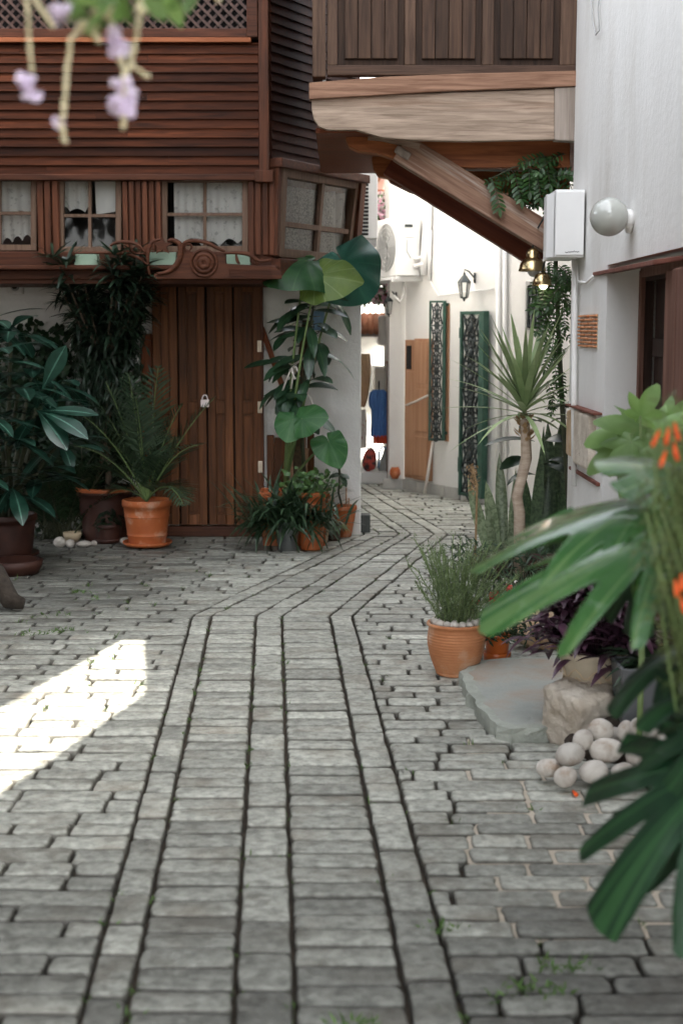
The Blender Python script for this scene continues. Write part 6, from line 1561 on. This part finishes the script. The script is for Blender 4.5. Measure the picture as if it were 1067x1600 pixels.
for px, py, dx in ((1044, 668, -.2), (1053, 660, .2), (1052, 692, .2), (1040, 704, -.4), (1054, 905, .1), (1063, 931, .2), (1030, 672, -.5), (1064, 896, 0)):
    c = P(px, py, 2.8); d = V((dx, -.2, -1)).normalized(); fl.tube([c, c+d*.02, c+d*.036], [.002, .005, .004], n=8)
lf.build('foliage', 'leaf_feather', fk); st.build('stem', 'stem_green', fk); fl.build('orange_blossom', 'flower_orange', fk)
c = PZ(895, 1240); wl = MB().tube([PX(922, -40, W-.01), PX(925, 30, W-.015), PX(930, 55, W-.02), PX(936, 48, W-.02), PX(934, 10, W-.012), PX(940, -40, W-.01)], .004, n=5)
tag(wl.build('loose_wire', 'grey_plastic', None, org=PX(930, 30, W-.01)), 'thin loose wire looping down the white wall at the top', 'wire')
tag(MB().tube([c+V((0, 0, .008)), c+V((.004, -.05, .012))], [.006, .008]).build('fallen_petal', 'flower_orange', None, org=c), 'fallen orange flower on the paving before the white stones', 'petal')

# ================================================================ FLOWERING BRANCHES HANGING IN FROM ABOVE
rt = V((-2.7, 3.6, 0)); du = thing('duranta_tree', 'flowering tree whose lilac blossoms and cream berry strings hang into view at the top', 'tree', rt)
YD = 2.3
st, be, li, lf = MB(), MB(), MB(), MB()
hub = V((-.65, 2.4, 3.1))
MB().tube([rt, rt+V((.05, .0, 1.6)), rt+V((.2, -.1, 3.0)), rt+V((.9, -.7, 3.5)), hub], [.11, .09, .075, .05, .02], n=12).build('trunk', 'bark', du)
def strand(pts, r=.006, flower=()):
    r *= .72; flower = [(x, y, R_*1.3) for x, y, R_ in flower]
    P3 = [P(x, y, YD+dy) for x, y, dy in pts]
    for a, b in zip(P3, P3[1:]):
        n = max(2, int((b-a).length/.006))
        for i in range(n): be.blob(a.lerp(b, i/n)+rv()*.0015, r*random.uniform(.8, 1.15), r, r, seg=8, rings=5, sh=random.random())
    st.tube(curve(hub, P3[0], .1), .004, n=5)
    for k, (x, y, R_) in enumerate(flower):
        c = P(x, y, YD); 
        for j in range(int(20*R_/.016)):
            q = c+rv()*R_*.7
            li.fan(q, rv(), (q-c).normalized()+V((0, -.5, 0)), R_*.5, lambda f: .75+.25*math.cos(5*f), rings=(.5, 1), na=15, bendy=.5, wav=.08)
strand([(40, -30, 0), (46, 50, 0), (50, 118, 0)], .0055, [(42, 130, .014), (52, 146, .014), (36, 122, .010)])
strand([(130, 40, .0), (112, 62, 0), (105, 110, 0), (100, 175, 0), (95, 190, 0), (103, 228, 0)], .0065, [(91, 190, .010)])
strand([(225, -20, 0), (215, 50, 0), (205, 100, 0), (195, 125, 0)], .006, [])
strand([(172, 0, .0), (180, 60, 0), (195, 115, 0), (192, 205, 0)], .0075, [(193, 140, .015), (200, 156, .016), (186, 165, .015), (198, 172, .013)])
strand([(205, 100, .02), (236, 124, .02)], .0055, [])
strand([(50, -10, .0), (85, 45, 0)], .006, [(97, 22, .014), (86, 14, .009)])
strand([(110, -20, .03), (108, 40, .03)], .005, [])
strand([(140, 40, 0), (160, 70, 0)], .007, [(178, 58, .016), (188, 72, .016), (180, 80, .012)])
strand([(335, -20, 0), (345, 6, 0)], .007, [])
strand([(225, -10, 0), (222, 20, 0)], .014, []); strand([(150, 20, 0), (190, 26, 0)], .011, []); strand([(125, 40, 0), (150, 38, 0)], .012, [])
for k in range(34):
    c = P(random.gauss(190, 45), random.uniform(-60, 8), YD+random.gauss(0, .08)); lf.blade(c, rv()+V((0, -.3, -.2)), rv(), random.uniform(.04, .07), .028, n=4, droop=.4)
# the crown, mostly above the frame, added and thickened to shade the courtyard
cr_ = MB(); br = MB()
fork = rt+V((.2, -.1, 3.0))
for k in range(150):
    if k < 80: tp = V((random.uniform(-4.8, -.9 if k % 3 else .6), random.uniform(3.2, 9.6) if k % 3 else random.uniform(3.0, 5.2), 0)); tp.z = 2.35+.222*tp.y+random.uniform(.1, .9)
    else: tp = V((random.uniform(-3.2, 1.0), random.uniform(-1.8, 3.3), random.uniform(3.2, 3.9)))
    br.tube(curve(fork, tp, -.2), [.03*(1-.85*i/8) for i in range(9)], n=5)
    for j in range(95):
        q = tp+V((random.gauss(0, .28), random.gauss(0, .28), random.gauss(0, .15))); q.z = max(q.z, 2.2+.222*max(0, q.y+.3), 2.9)
        if q.y < 2.6 and abs(q.x+.4) < .6 and q.y > 1.2: continue
        cr_.blade(q, rv()+V((0, 0, -.1)), V((0, 0, 1))+rv()*.6, random.uniform(.15, .26), .11, n=3, droop=.4)
cr_.build('added_shade_crown', 'leaf_dark', du); br.build('added_crown_branches', 'bark', du)
be.build('berry_strings', 'berry', du); li.build('lilac_blossom', 'flower_lilac', du); lf.build('foliage', 'leaf_hib', du); st.build('twigs', 'stem_green', du)
